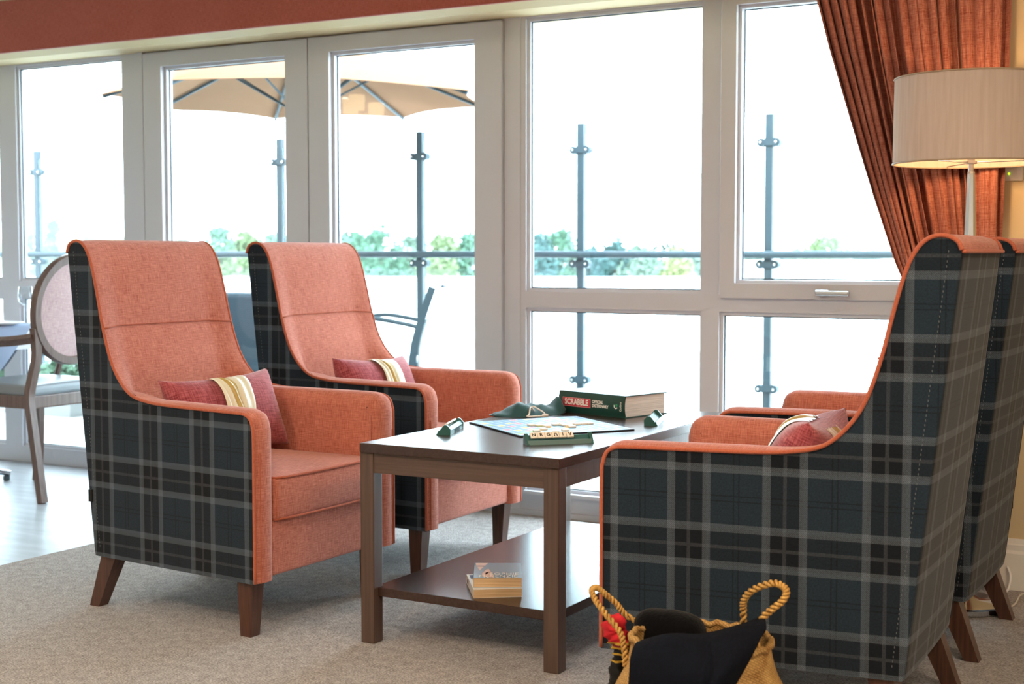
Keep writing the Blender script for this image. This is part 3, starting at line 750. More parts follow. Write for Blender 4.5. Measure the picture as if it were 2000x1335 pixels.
# ------------------------------------------------------------------ floor lamp
lp = empty('floor_lamp', (-.935, 4.415, 0))
MB().lathe([(.125, 0), (.130, .004), (.130, .018), (.122, .024), (.05, .028), (.034, .04)], n=40).build('base', M['chrome'], lp, smooth=True, angle=40)
MB().lathe([(.020, .03), (.022, .3), (.024, .80), (.0235, 1.0), (.0115, 1.325)], n=8).build('stem', M['chrome'], lp)
MB().lathe([(.008, 1.322), (.008, 1.348), (.018, 1.349), (.018, 1.357), (.012, 1.358), (.012, 1.40)], n=20).build('lamp_holder', M['metal'], lp, smooth=True, angle=30)
sb = MB(); R0, R1, Z0, Z1 = .2285, .2265, 1.350, 1.604
sb.lathe([(R0, Z0), (R1, Z1), (R1-.002, Z1), (R0-.002, Z0), (R0, Z0)], n=72, cap=False)
shd = sb.build('lamp_shade', M['shade'], lp, smooth=True, angle=30)
b = MB(); b.tube([(R0*math.cos(2*PI*k/72), R0*math.sin(2*PI*k/72), Z0) for k in range(72)], .0028, 6, closed=True); b.tube([(R1*math.cos(2*PI*k/72), R1*math.sin(2*PI*k/72), Z1) for k in range(72)], .0028, 6, closed=True)
b.build('rim', mat('shade trim', '#a8937a', .6), shd, smooth=True)
b = MB()
for k in range(3):
    a = 2*PI*k/3 + 2.1
    b.tube([(.016*math.cos(a), .016*math.sin(a), 1.353), (R0*.995*math.cos(a), R0*.995*math.sin(a), Z0+.004)], .0018, 6)
b.build('spider', M['metal'], shd)
bulb = MB().lathe([(.012, 1.40), (.014, 1.415), (.028, 1.445), (.030, 1.463), (.024, 1.485), (.010, 1.496), (.001, 1.498)], n=20).build('bulb', glow('warm bulb', '#ffcf98', 60), lp, smooth=True)
tag(lp, 'floor lamp with cream drum shade and slim chrome stem behind the right armchairs', 'lamp')
b = MB().tube(catmull([(-.86, 4.716, .075), (-.845, 4.69, .05), (-.848, 4.66, .012), (-.87, 4.63, .005), (-.90, 4.60, .004)], 8), .004, 6)
tag(b.build('power_cable', mat('white cable', '#e8e6e2', .5), smooth=True), 'short white cable looping at the skirting below the lamp', 'cable')
b = MB().tube(catmull([(-.835, 4.34, .0035), (-.815, 4.42, .0035), (-.80, 4.52, .0035), (-.80, 4.68, .0035), (-.70, 4.71, .0035)], 8), .003, 6)
tag(b.build('power_cable', mat('pale cable', '#cfc8bc', .5), smooth=True), 'thin pale cable trailing over the carpet to the right edge', 'cable')

# ------------------------------------------------------------------ basket with clothes
m = mat('woven seagrass', '#b98a4a', .75); T = NT(m); oc = T.new('ShaderNodeTexCoord').outputs['UV']
br = T.new('ShaderNodeTexBrick'); T.l.new(T.mapping(oc, (1, 1, 1), (0, 0, .6)), br.inputs[0]); br.inputs['Scale'].default_value = 45; br.inputs['Color1'].default_value = lin('#c59a55'); br.inputs['Color2'].default_value = lin('#a87a3c'); br.inputs['Mortar'].default_value = lin('#5a3a18'); br.inputs['Mortar Size'].default_value = .05; br.offset = .5; br.inputs['Brick Width'].default_value = .5; br.inputs['Row Height'].default_value = .22
nz = T.noise(oc, 30, 3)
T.put(pbsdf(m).inputs['Base Color'], T.mix(.5, br.outputs[0], T.ramp(nz, [(.3, lin('#8a5f2a')), (.7, lin('#d8b06a'))]), 'MIX')); T.put(pbsdf(m).inputs['Normal'], T.bump(br.outputs[1], -.8, .003)); M['straw'] = m
BC = Vector((-1.10, 2.715, 0)); bk = empty('basket_bag', BC)
prof = [(.150, .002), (.185, .035), (.198, .085), (.192, .130), (.172, .180), (.152, .220), (.141, .262), (.139, .285)]
b = MB()
def wob(a, z): return 1+.03*math.sin(2*a+.4)+.012*math.sin(5*a+9*z)
def fbk(u, v):
    P = catmull([(r, z, 0) for r, z in prof], 4); p = P[int(round(v*(len(P)-1)))]; a = 2*PI*u
    return (p.x*math.cos(a)*wob(a, p.y)*1.02, p.x*math.sin(a)*wob(a, p.y)*.92, p.y)
b.grid(fbk, 64, 28, closed_u=True)
b.grid(lambda u, v: (fbk(u, v)[0]*.965, fbk(u, v)[1]*.965, max(.006, fbk(u, v)[2])), 64, 28, closed_u=True)
b.face([fbk(k/32, 0) for k in range(32)])
# cylindrical uv is not needed: weave follows the box mapping
b.build('body', M['straw'], bk, smooth=True, angle=60)
def rope(pts, r, turns, n=2):
    P = catmull(pts, 14); b = MB(); N = len(P)
    for s_ in range(n):
        q = []
        for i, p in enumerate(P):
            t = (P[min(i+1, N-1)]-P[max(i-1, 0)]).normalized(); a = t.cross(Vector((.2, .97, .1))).normalized(); c = t.cross(a)
            an = 2*PI*(turns*i/N + s_/n); q.append(p + (a*math.cos(an)+c*math.sin(an))*r*.72)
        b.tube(q, r*.56, 6)
    return b
b = MB(); P = [(.139*math.cos(2*PI*k/60)*wob(2*PI*k/60, .285)*1.02, .139*math.sin(2*PI*k/60)*wob(2*PI*k/60, .285)*.92, .285+.004*math.sin(k*2.1)) for k in range(60)]
b.tube(P, .0075, 6, closed=True); b.build('rim', M['straw'], bk, smooth=True)
M['ropem'] = wood('twisted straw', '#8d6228', '#d3a556', .7, 1.2, 2)
# right hand loop (stands in the plane of the rim), left loop leans outwards
rope([(.087, .03, .275), (.087, .015, .319), (.087, .011, .354), (.089, .007, .372), (.101, .003, .391), (.127, -.001, .409), (.158, -.005, .420), (.178, -.009, .416), (.186, -.013, .406), (.179, -.017, .389), (.161, -.021, .372), (.142, -.025, .352), (.134, -.029, .325), (.130, -.03, .28)], .0062, 17).build('handle', M['ropem'], bk, smooth=True)
rope([(-.140, .05, .275), (-.188, .033, .303), (-.205, .021, .328), (-.228, .009, .350), (-.242, -.003, .364), (-.246, -.015, .358), (-.229, -.027, .340), (-.199, -.039, .317), (-.163, -.051, .290), (-.148, -.06, .262), (-.140, -.07, .225)], .0058, 19).build('handle', M['ropem'], bk, smooth=True)
tag(bk, 'woven straw belly basket with rope handles on the carpet by the right armchair', 'basket')
# navy fleece folded over the rim
m = mat('navy fleece', '#0c0f18', .95, spec=.1, Sheen_Weight=.0); T = NT(m); oc = T.new('ShaderNodeTexCoord').outputs['Object']; T.put(pbsdf(m).inputs['Normal'], T.bump(T.noise(oc, 120, 3), .5, .003)); M['navy'] = m
m2 = mat('black knit', '#07070a', .98, spec=.05, Sheen_Weight=.1); T = NT(m2); oc = T.new('ShaderNodeTexCoord').outputs['Object']; T.put(pbsdf(m2).inputs['Normal'], T.bump(T.noise(oc, 160, 3), .6, .003))
CG = [[(-.127, .005, .266), (-.062, -.015, .291), (.002, -.005, .297), (.058, .025, .313), (.099, .065, .326)], [(-.096, -.115, .290), (-.019, -.14, .322), (.059, -.145, .327), (.107, -.105, .343), (.142, -.015, .350)],
      [(-.084, -.165, .278), (0, -.185, .305), (.077, -.19, .315), (.13, -.165, .33), (.164, -.075, .345)], [(-.078, -.185, .25), (.014, -.215, .274), (.092, -.225, .288), (.141, -.205, .30), (.163, -.135, .31)],
      [(-.075, -.195, .217), (.018, -.225, .237), (.091, -.235, .251), (.129, -.225, .259), (.147, -.175, .263)], [(-.069, -.205, .150), (.019, -.235, .160), (.076, -.245, .175), (.107, -.245, .19), (.117, -.205, .20)]]
_rows = [catmull(r, 12) for r in CG]
_cols = [catmull([r[k] for r in _rows], 12) for k in range(len(_rows[0]))]
def cloth_fold(u, v):
    p = _cols[int(round(u*(len(_cols)-1)))][int(round(v*(len(_cols[0])-1)))]
    f = .004*math.sin(11*u+4*v)*math.sin(PI*u) + .010*math.exp(-((u-.50-.08*v)/.03)**2)*sstep(.1, .3, v)
    return (p.x, p.y+f, p.z-.3*f)
cl = MB().grid(cloth_fold, 48, 60).build('navy_fleece', M['navy'], None, smooth=True)
sm = cl.modifiers.new('thick', 'SOLIDIFY'); sm.thickness = .016; sm.offset = -1
cl.location = BC; tag(cl, 'navy fleece garment draped over the front of the straw basket', 'clothing')
b = MB().rbox((0, 0, 0), (.080, .045, .046), .040, 8, lambda p: (p.x, p.y + .004*math.sin(40*p.x), p.z*(1-.25*max(0, p.x/.080)) + .004*math.sin(30*p.x+9*p.y)))
o = b.build('black_jumper', m2, None, smooth=True); o.location = BC + Vector((-.098, .062, .272)); o.rotation_euler = (0, .08, 0)
tag(o, 'rolled black woollen jumper behind the navy fleece in the basket', 'clothing')
# striped sock / scarf hanging at the left of the basket
m = mat('striped knit', '#c01824', .9); T = NT(m); oc = T.new('ShaderNodeTexCoord').outputs['Object']; s3 = T.new('ShaderNodeSeparateXYZ'); T.l.new(oc, s3.inputs[0])
BK, YE, RD = lin('#0a090a'), lin('#b8902a'), lin('#c21a26')
zz = T.math('DIVIDE', T.math('ADD', s3.outputs[2], .14), .17)
T.put(pbsdf(m).inputs['Base Color'], T.ramp(zz, [(0, lin('#8c1430')), (.10, BK), (.42, YE), (.445, BK), (.52, YE), (.545, BK), (.60, YE), (.63, lin('#6a1018')), (.66, YE), (.69, RD)], 'CONSTANT'))
pts = catmull([(.012, -.01, -.135), (-.004, -.005, -.11), (0, 0, -.075), (.008, 0, -.045), (.0, 0, -.02), (-.012, 0, .0), (-.008, 0, .015), (.006, .01, .028)], 5)
rr = [.012, .014, .016, .018, .019, .019, .018, .018, .018, .018, .018, .018, .018, .018, .019, .02, .021, .022, .023, .024, .025, .026, .026, .027, .027, .026, .026, .025, .024, .023, .022, .021, .019, .016, .012, .006]
b = MB().tube(pts, [r*(.92+.14*math.sin(i*1.9)) for i, r in enumerate(rr[:len(pts)])], 16)
for v in b.bm.verts: v.co.x += .004*math.sin(v.co.y*260+v.co.z*70); v.co.y += .003*math.sin(v.co.x*240+v.co.z*120)

o = b.build('striped_scarf', m, None, smooth=True); o.location = BC + Vector((-.228, .085, .252)); tag(o, 'red and black striped knitted scarf poking out at the left of the basket', 'scarf')

# ------------------------------------------------------------------ dining corner at left
M['greywood'] = wood('grey brown wood', '#57443e', '#735f58', .3, 1, 2)
M['seatgrey'] = mat('grey leather', '#7f868c', .35)
M['mauve'] = fabric('mauve weave', '#a88a8c', '#d2bab9', .8)
dc_ = empty('dining_chair', (-4.858, 4.515, 0))   # faces -x ; local y along the back
bx = lambda z: .03*0 + (z-.45)*.10   # back rake toward +x
HW = .235; OC = .835; OR = .248
def sweep_rect(b, pts, hx, hy):
    P = [Vector(p) for p in pts]; rings = []
    for i, p in enumerate(P):
        t = (P[min(i+1, len(P)-1)]-P[max(i-1, 0)]).normalized(); a = Vector((1, 0, .0)); a = (a - t*a.dot(t)).normalized(); c = t.cross(a).normalized()
        rings.append([b.bm.verts.new(p + a*sx*hx + c*sy*hy) for sx, sy in ((-1, -1), (1, -1), (1, 1), (-1, 1))])
    for A, B in zip(rings, rings[1:]):
        for k in range(4): b.bm.faces.new((A[k], A[(k+1) % 4], B[(k+1) % 4], B[k]))
    b.bm.faces.new(rings[0]); b.bm.faces.new(rings[-1]); return b
# oval frame and upholstered pad
NO = 72
def ov(k, r=1.0, dx=0): 
    a = 2*PI*k/NO; z = OC + OR*r*math.sin(a); return (bx(z)+dx, .236*r*math.cos(a), z)
b = MB()
rings = []
for k in range(NO):
    p = []
    for (r, dx) in ((1.0, -.016), (1.0, .012), (.985, .018), (.86, .018), (.845, .012), (.845, -.016)): p.append(b.bm.verts.new(ov(k, r, dx)))
    rings.append(p)
for k in range(NO):
    A, B = rings[k], rings[(k+1) % NO]
    for j in range(6): b.bm.faces.new((A[j], A[(j+1) % 6], B[(j+1) % 6], B[j]))
b.build('back_frame', M['greywood'], dc_, smooth=True, angle=35)
b = MB()
for sd, off in ((1, .004), (-1, -.006)):
    b.grid(lambda u, v: ov(u*NO, .86*v if v > 0 else .001, off + sd*.014*(1-v*v)), NO, 6, closed_u=False)
b.build('back_pad', M['mauve'], dc_, smooth=True)
for sg in (-1, 1):
    pts = catmull([(.050, sg*.200, 0), (.030, sg*.205, .18), (.006, sg*.213, .40), (.008, sg*.213, .48), (.030, sg*.190, .56), (.026, sg*.165, .615), (.022, sg*.150, .65)] if False else
                  [(.055, sg*.215, 0), (.030, sg*.215, .16), (.004, sg*.220, .36), (-.006, sg*.222, .46), (.004, sg*.212, .54), (.014, sg*.198, .62), (.022, sg*.204, .70), (.028, sg*.214, .76)], 6)
    b = MB(); sweep_rect(b, pts, .016, .017); b.bevel(.004, 2).build('leg', M['greywood'], dc_)
    b = MB(); sweep_rect(b, catmull([(-.46, sg*.215, 0), (-.445, sg*.220, .2), (-.44, sg*.222, .44)], 5), .016, .016).build('leg', M['greywood'], dc_)
    b = MB(); sweep_rect(b, catmull([(.022, sg*.218, .715), (-.10, sg*.235, .700), (-.25, sg*.245, .690), (-.34, sg*.245, .680)], 5), .013, .018)
    b2 = MB(); b.build('armrest', M['greywood'], dc_)
    b2.tube(catmull([(-.32, sg*.245, .67), (-.315, sg*.24, .58), (-.35, sg*.225, .45)], 5), .014, 8).build('arm_support', M['greywood'], dc_)
MB().box(-.445, .0, -.225, .225, .405, .462).bevel(.006).build('seat_rail', M['greywood'], dc_)
MB().rbox((-.222, 0, .482), (.222, .222, .026), .02, 8, lambda p: (p.x, p.y, p.z + (.022*(1-(p.x/.222)**2)*(1-(p.y/.222)**2) if p.z > 0 else 0))).build('seat_pad', M['seatgrey'], dc_, smooth=True)
tag(dc_, 'wooden dining chair with oval mauve padded back behind the left armchair', 'chair')
# dining table with cloths
dt = empty('dining_table', (-5.615, 4.42, 0))
MB().box(-.36, .36, -.36, .36, .715, .742).bevel(.003).build('table_top', M['greywood'], dt)
MB().lathe([(.035, .06), (.035, .715)], n=20).build('pedestal', M['chrome'], dt, smooth=True, angle=40)
for k in range(4):
    a = PI/4*0 + math.atan2(.246, .178) + k*PI/2
    c, s_ = math.cos(a), math.sin(a)
    MB().tube([(.02*c, .02*s_, .085), (.15*c, .15*s_, .062), (.31*c, .31*s_, .034)], [.022, .019, .013], 10).build('foot', M['chrome'], dt, smooth=True)
    MB().lathe([(.014, 0), (.016, .003), (.016, .02), (.01, .024)], (.292*c, .292*s_, 0), 14).build('glide', M['gasket'], dt)
tag(dt, 'pedestal dining table with chrome feet at the left edge', 'dining table')
m = mat('blue grey tablecloth', '#98a6be', .85); m_w = mat('white tablecloth', '#e6e8ee', .85)
def cloth(name, half, rot, drop, zt, mm, lab, cat='tablecloth'):
    def f(u, v):
        x = (2*u-1)*half; y = (2*v-1)*half
        c, s_ = math.cos(rot), math.sin(rot); X = c*x-s_*y; Y = s_*x+c*y; H = .368
        ox = max(0, abs(X)-H); oy = max(0, abs(Y)-H)
        z = zt; 
        if ox or oy:
            d = math.hypot(ox, oy) if (ox and oy) else ox+oy
            z = zt - d
            X = math.copysign(min(abs(X), H) + .02*d + (.008*math.sin(14*Y) if ox else 0)*min(1, d*6), X) if ox else X
            Y = math.copysign(min(abs(Y), H) + .02*d + (.008*math.sin(14*X) if oy else 0)*min(1, d*6), Y) if oy else Y
        return (X, Y, z)
    o = MB().grid(f, 60, 60).build(name, mm, None, smooth=True); o.location = (-5.615, 4.42, 0); return tag(o, lab, cat)
cloth('tablecloth', .475, 0, .1, .7445, m_w, 'white cloth beneath, covering the dining table')
cloth('tablecloth', .43, PI/4, .1, .7475, m, 'blue-grey cloth laid cornerwise over the white one on the dining table')
pl = MB().lathe([(.0001, .0), (.075, .0), (.085, .004), (.125, .014), (.122, .016), (.08, .007), (.0001, .005)], n=40, cap=False).build('plate', mat('white china', '#e9ebee', .2), None, smooth=True); pl.location = (-5.34, 4.53, .7485)
tag(pl, 'white plate near the table edge beside the oval-back chair', 'plate')
b = MB(); b.rbox((0, 0, .0022), (.085, .004, .0014), .001, 2); b.rbox((.075, 0, .0024), (.024, .010, .0016), .0012, 2)
kn = b.build('spoon', M['chrome'], None, smooth=True, angle=40); kn.location = (-5.285, 4.36, .7482); kn.rotation_euler = (0, 0, .5); tag(kn, 'silver spoon on the blue-grey cloth beside the plate', 'cutlery')
wg = MB().lathe([(.034, 0), (.034, .002), (.005, .006), (.004, .075), (.012, .085), (.032, .105), (.036, .130), (.030, .175), (.0292, .175), (.035, .130), (.031, .107), (.010, .088), (.0001, .086)], n=32, cap=False).build('wine_glass', glassy('drinking glass', (.95, .97, .98, 1), 1.3), None, smooth=True); wg.location = (-5.36, 4.60+.12, .7485); tag(wg, 'clear stemmed wine glass at the left edge of the picture', 'glass')

# ------------------------------------------------------------------ pendant and ceiling light (mirrored in the door glass)
pd = empty('pendant_light', (-6.34, 1.48, 0))
MB().lathe([(.06, 2.42), (.06, 2.45)], n=24).build('ceiling_rose', M['metal'], pd)
sm_ = glow('lit cream shade', '#ffdca6', 3.6)
for k, (dx, dy, dz) in enumerate([(-.078, .045, .01), (.090, -.052, -.02), (.020, .10, .03), (.004, -.004, -.105)]):
    s_ = MB().lathe([(.058, 2.12+dz), (.062, 2.23+dz)], (dx, dy, 0), 24).build('lamp_shade', sm_, pd, smooth=True)
    MB().tube([(dx, dy, 2.24+dz), (dx*.4, dy*.4, 2.43)], .003, 6).build('cord', M['metal'], pd)
tag(pd, 'cluster of four lit cream drum shades, mirrored in the right door glass', 'pendant light')
cl_ = empty('ceiling_light', (-7.565, .08, 2.449))
MB().box(-.17, .17, -.17, .17, -.02, 0).build('housing', M['skirt'], cl_); MB().box(-.15, .15, -.15, .15, -.022, -.02).build('diffuser', glow('lit diffuser', '#fff0da', 14), cl_)
tag(cl_, 'square lit ceiling panel, mirrored in the door glass beside the pendant', 'ceiling light')

# ------------------------------------------------------------------ outside: deck, balustrade
DZ = -.07
struct(MB().box(-14, 4, 5.2, 7.75, DZ-.1, DZ).build('deck', M['deck']))
struct(MB().box(-14, 4, 7.72, 7.9, DZ-.5, DZ-.02).build('trim_3', mat('pale coping', '#dcdcda', .7)))
RY = 7.5
def rpost():
    r = empty('balustrade_post')
    MB().box(-.021, .021, -.022, .022, 0, 1.91).bevel(.002).build('upright', M['steel'], r)
    for z in (1.755, 1.09, .405):
        b = MB()
        for sx in (-1, 1):
            q = [(sx*.042+.023*math.cos(2*PI*k/20), .023*math.sin(2*PI*k/20)) for k in range(20)]
            b.prism(q, lambda p: (p[0], -.034, z+p[1]), lambda p: (p[0], .012, z+p[1]))
        b.box(-.045, .045, -.032, .010, z-.016, z+.016).box(-.024, .024, -.026, .024, z-.022, z+.022)
        c = b.build('clamp', M['steel'], r)
        for sx in (-1, 1):
            q = MB().lathe([(.0001, 0), (.008, 0), (.008, .006), (.0001, .008)], n=12, cap=False).build('bolt', M['chrome'], c); q.location = (sx*.044, -.034, z); q.rotation_euler = (PI/2, 0, 0)
    MB().box(-.05, .05, -.05, .05, 0, .012).build('foot_plate', M['steel'], r)
    return r
pxs = [-9.50, -8.36, -7.22, -6.06, -4.945, -3.815, -2.66, -1.52]
rp = rpost(); 
plab = ['balustrade post far left, behind the dining table', 'balustrade post beyond the left window light', 'balustrade post seen beside the left door jamb', 'balustrade post beyond the left glazed door', 'balustrade post beyond the right glazed door, under the parasol', 'balustrade post beyond the big fixed window', 'balustrade post beyond the opening sash, left of the curtain', 'balustrade post hidden beyond the curtain']
for i in range(8):
    o = rp if i == 0 else copy_tree(rp); o.location = (pxs[i], RY, DZ); tag(o, 'blue-grey steel ' + plab[i], 'post', 'balustrade posts')
hr = MB().tube([(-10.2, RY-.05, 1.075), (-.6, RY-.05, 1.075)], .021, 12).build('handrail', M['steel'], None, smooth=True, angle=40); tag(hr, 'round blue-grey handrail along the terrace balustrade', 'handrail')
gl_names = ['far left', 'second from left', 'third from left', 'beyond the left door', 'beyond the door pair', 'beyond the left half of the big window', 'left of the curtain']
for i in range(7):
    o = MB().box(pxs[i]+.026, pxs[i+1]-.026, RY-.012, RY-.002, DZ+.09, 1.78).build('glass_panel', M['panel_glass']); tag(o, 'clear glass balustrade panel, ' + gl_names[i] + ' between posts', 'glass panel', 'balustrade glass panels')

# parasol --------------------------------------------------------------
ps = empty('parasol', (-5.176, 6.6, DZ)); zt, ze, Rp, rot = 2.36, 1.962, 1.122, .819
hz = -DZ
m = bpy.data.materials.new('parasol canvas'); m.use_nodes = True; T = NT(m); T.n.clear()
out = T.new('ShaderNodeOutputMaterial'); df = T.new('ShaderNodeBsdfDiffuse'); tl = T.new('ShaderNodeBsdfTranslucent'); ms = T.new('ShaderNodeMixShader'); ms.inputs[0].default_value = .10
df.inputs[0].default_value = lin('#8c6c56'); tl.inputs[0].default_value = lin('#8c6c56'); T.l.new(df.outputs[0], ms.inputs[1]); T.l.new(tl.outputs[0], ms.inputs[2]); T.l.new(ms.outputs[0], out.inputs[0]); M['canvas'] = m
tips = [(Rp*math.cos(rot+PI/4*k), Rp*math.sin(rot+PI/4*k)) for k in range(8)]
def can(u, v):
    t = u*8; k = int(min(t, 7.9999)); f = t-k; a = tips[k]; c = tips[(k+1) % 8]
    x = a[0]+(c[0]-a[0])*f; y = a[1]+(c[1]-a[1])*f; sag = .05*4*f*(1-f)
    return (x*v*(1-.06*4*f*(1-f)*v), y*v*(1-.06*4*f*(1-f)*v), zt+hz - (zt-ze)*v + sag*.25*v)
b = MB().grid(can, 64, 10, closed_u=True); bmesh.ops.remove_doubles(b.bm, verts=b.bm.verts[:], dist=.001)
can_o = b.build('canopy', M['canvas'], ps); 
mod = can_o.modifiers.new('cloth', 'SOLIDIFY'); mod.thickness = .003
MB().tube([(0, 0, 0), (0, 0, zt+hz+.05)], .022, 12).build('pole', M['steel'], ps, smooth=True, angle=40)
for k in range(8):
    x, y = tips[k]; MB().tube([(x*.04, y*.04, zt+hz-.035), (x*.985, y*.985, ze+hz-.014)], .010, 6).build('rib', M['steel'], ps)
    MB().tube([(x*.04, y*.04, 1.90+hz), (x*.45, y*.45, zt+hz-.03-(zt-ze)*.45)], .007, 6).build('strut', M['steel'], ps)
MB().lathe([(.06, 0), (.25, 0), (.25, .05), (.06, .07)], n=24).build('base', M['steel'], ps)
tag(ps, 'beige octagonal garden parasol open on the terrace beyond the doors', 'parasol')

# outdoor chairs ---------------------------------------------------------
M['wicker'] = mat('dark blue grey wicker', '#24404f', .6); T = NT(M['wicker']); oc = T.new('ShaderNodeTexCoord').outputs['UV']
wv = T.new('ShaderNodeTexWave', wave_type='BANDS', bands_direction='Y'); wv.inputs['Scale'].default_value = 60; T.l.new(oc, wv.inputs[0]); T.put(pbsdf(M['wicker']).inputs['Normal'], T.bump(wv.outputs[1], .5, .003))
wk = empty('wicker_armchair', (-4.93, 5.68, DZ))
MB().rbox((0, -.02, .70), (.36, .05, .25), .03, 4).build('backrest', M['wicker'], wk, smooth=True)
MB().rbox((0, .30, .25), (.36, .34, .13), .03, 4).build('base', M['wicker'], wk, smooth=True)
for sg in (-1, 1): MB().rbox((sg*.33, .30, .42), (.05, .34, .24), .03, 4).build('armrest', M['wicker'], wk, smooth=True)
MB().rbox((0, .31, .43), (.27, .30, .06), .04, 4).build('seat_cushion', mat('grey outdoor cushion', '#a9b6bd', .8), wk, smooth=True)
for sx in (-1, 1):
    for y in (.02, .58): MB().box(sx*.30-.025, sx*.30+.025, y-.025, y+.025, 0, .13).build('leg', M['wicker'], wk)
tag(wk, 'dark wicker garden armchair outside between the two left armchairs', 'garden chair')
mc = empty('metal_garden_chair', (-4.61, 6.88, DZ), math.radians(24))   # faces -x
h = -DZ
for sg, nm in ((-1, 'side_frame'), (1, 'side_frame')):
    y = sg*.24
    b = MB(); sweep_rect(b, catmull([(.16, y, 0), (.10, y, .28), (.055, y, .47), (.06, y, .62), (.11, y, .80), (.165, y, .96)], 6), .020, .012)
    sweep_rect(b, catmull([(-.38, y, 0), (-.37, y, .35), (-.36, y, .70)], 5), .016, .012)
    b.tube(catmull([(-.36, y, .755), (-.20, y, .785), (.0, y, .755), (.085, y, .735)], 6), .013, 8)
    b.build(nm, M['steel'], mc)
b = MB(); b.grid(lambda u, v: (catmull([(.085, 0, .44), (.085, 0, .62), (.135, 0, .80), (.19, 0, .955)], 4)[int(round(u*12))].x, -.24+.48*v, catmull([(.085, 0, .44), (.085, 0, .62), (.135, 0, .80), (.19, 0, .955)], 4)[int(round(u*12))].z), 12, 6)
bo = b.build('back_sling', mat('pale sling mesh', '#bcc9cf', .6), mc, smooth=True); q = bo.modifiers.new('thick', 'SOLIDIFY'); q.thickness = .022
MB().rbox((-.15, 0, .515), (.22, .23, .028), .02, 4).build('seat_cushion', mat('white outdoor cushion', '#dfe6ea', .7), mc, smooth=True)
MB().box(-.37, .07, -.23, .23, .37, .485).build('seat_frame', M['wicker'], mc)
tag(mc, 'metal garden armchair with pale sling back seen side-on outside the right door', 'garden chair')

# beyond the terrace -------------------------------------------------------------
def dirp(px, D): # ground point at depth D along the view axis for a bearing
    a = math.atan((px-1000)/2778); th = -YAW + a; d = D/math.cos(a); return Vector((d*math.sin(th), d*math.cos(th), 0))
roofm = mat('white roof membrane', '#f1f2f0', .8)
fa_, fb_ = dirp(-500, 97), dirp(2500, 97); na, nb = Vector((-26, 8.3, 0)), Vector((9, 8.3, 0))
pol = [na, nb, fb_, fa_]
struct(MB().prism(pol, lambda p: (p.x, p.y, -.5), lambda p: (p.x, p.y, -.9)).build('roof', roofm))
ra, rb, rc, rd = dirp(1432, 88), dirp(2500, 88), dirp(2500, 96), dirp(1432, 96)
struct(MB().prism([ra, rb, rc, rd], lambda p: (p.x, p.y, .62), lambda p: (p.x, p.y, -.5)).build('roof_parapet', roofm))
struct(MB().tube([(-17.5, 20.2, -.44), (2, 20.2, -.44)], .045, 6).build('trim_4', mat('pale gutter', '#cfd6cf', .7)))
struct(MB().prism([dirp(-900, 101), dirp(2900, 101), dirp(2900, 420), dirp(-900, 420)], lambda p: (p.x, p.y, -6.5), lambda p: (p.x, p.y, -7)).build('ground', mat('far meadow', '#a9b58c', .9)))
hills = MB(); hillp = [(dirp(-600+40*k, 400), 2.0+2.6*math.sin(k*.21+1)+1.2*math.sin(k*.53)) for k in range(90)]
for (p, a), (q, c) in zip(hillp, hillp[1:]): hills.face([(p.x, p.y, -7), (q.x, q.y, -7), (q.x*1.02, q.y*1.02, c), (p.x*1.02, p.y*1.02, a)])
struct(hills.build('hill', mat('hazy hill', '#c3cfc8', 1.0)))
leafm = {k: mat('foliage ' + k, c, .8, Transmission_Weight=0) for k, c in dict(green='#4b6a55', dark='#3c5a58', yellow='#84875c', grey='#647566', olive='#6b7853').items()}
barkm = mat('bark', '#7b6a58', .9)
def tree(px, top, hw, D, kind, lab, conical=False):
    k = D/2778; p = dirp(px, D+2.5*math.sin(px)); zt_ = CAM_H + (495-top)*k; R = hw*k; zb = -6.5
    r = empty('tree', (p.x, p.y, zb)); rnd = random.Random(int(px*7+top))
    b = MB(); H = zt_-zb; zc0 = max(1.2, H-4.6); 
    clumps = []
    for _ in range(26):
        t = rnd.random(); z = zc0 + (H-zc0)*t
        rr = R*((1.05-t) if conical else math.sqrt(max(.10, 1-max(0, t-.35)**2*2.2)))
        a = rnd.uniform(0, 2*PI); q = rr*math.sqrt(rnd.random())*.85
        clumps.append((q*math.cos(a), q*math.sin(a), z-.2*R, max(.3, .5*rr)))
    clumps.append((0, 0, H-.35*R, .4*R*(0.4 if conical else 1)))
    for _ in range(2300):
        cx_, cy_, cz_, cr = clumps[rnd.randrange(len(clumps))]
        d = Vector((rnd.gauss(0, 1), rnd.gauss(0, 1), rnd.gauss(0, 1))).normalized()*cr*rnd.uniform(.15, 1.2)
        c = Vector((cx_, cy_, cz_)) + d; s_ = rnd.uniform(.10, .26)
        a = Vector((rnd.gauss(0, 1), rnd.gauss(0, 1), rnd.gauss(0, 1))).normalized(); e = a.orthogonal().normalized()
        b.face([c+a*s_, c+e*s_*.7, c-a*s_, c-e*s_*.7])
    b.build('crown', leafm[kind], r, recalc=False)
    MB().tube([(0, 0, 0), (.05, 0, H*.5), (0, .05, H*.8)], [.18, .12, .05], 7).build('trunk', barkm, r)
    tag(r, lab, 'tree', 'trees beyond the white roof'); return r
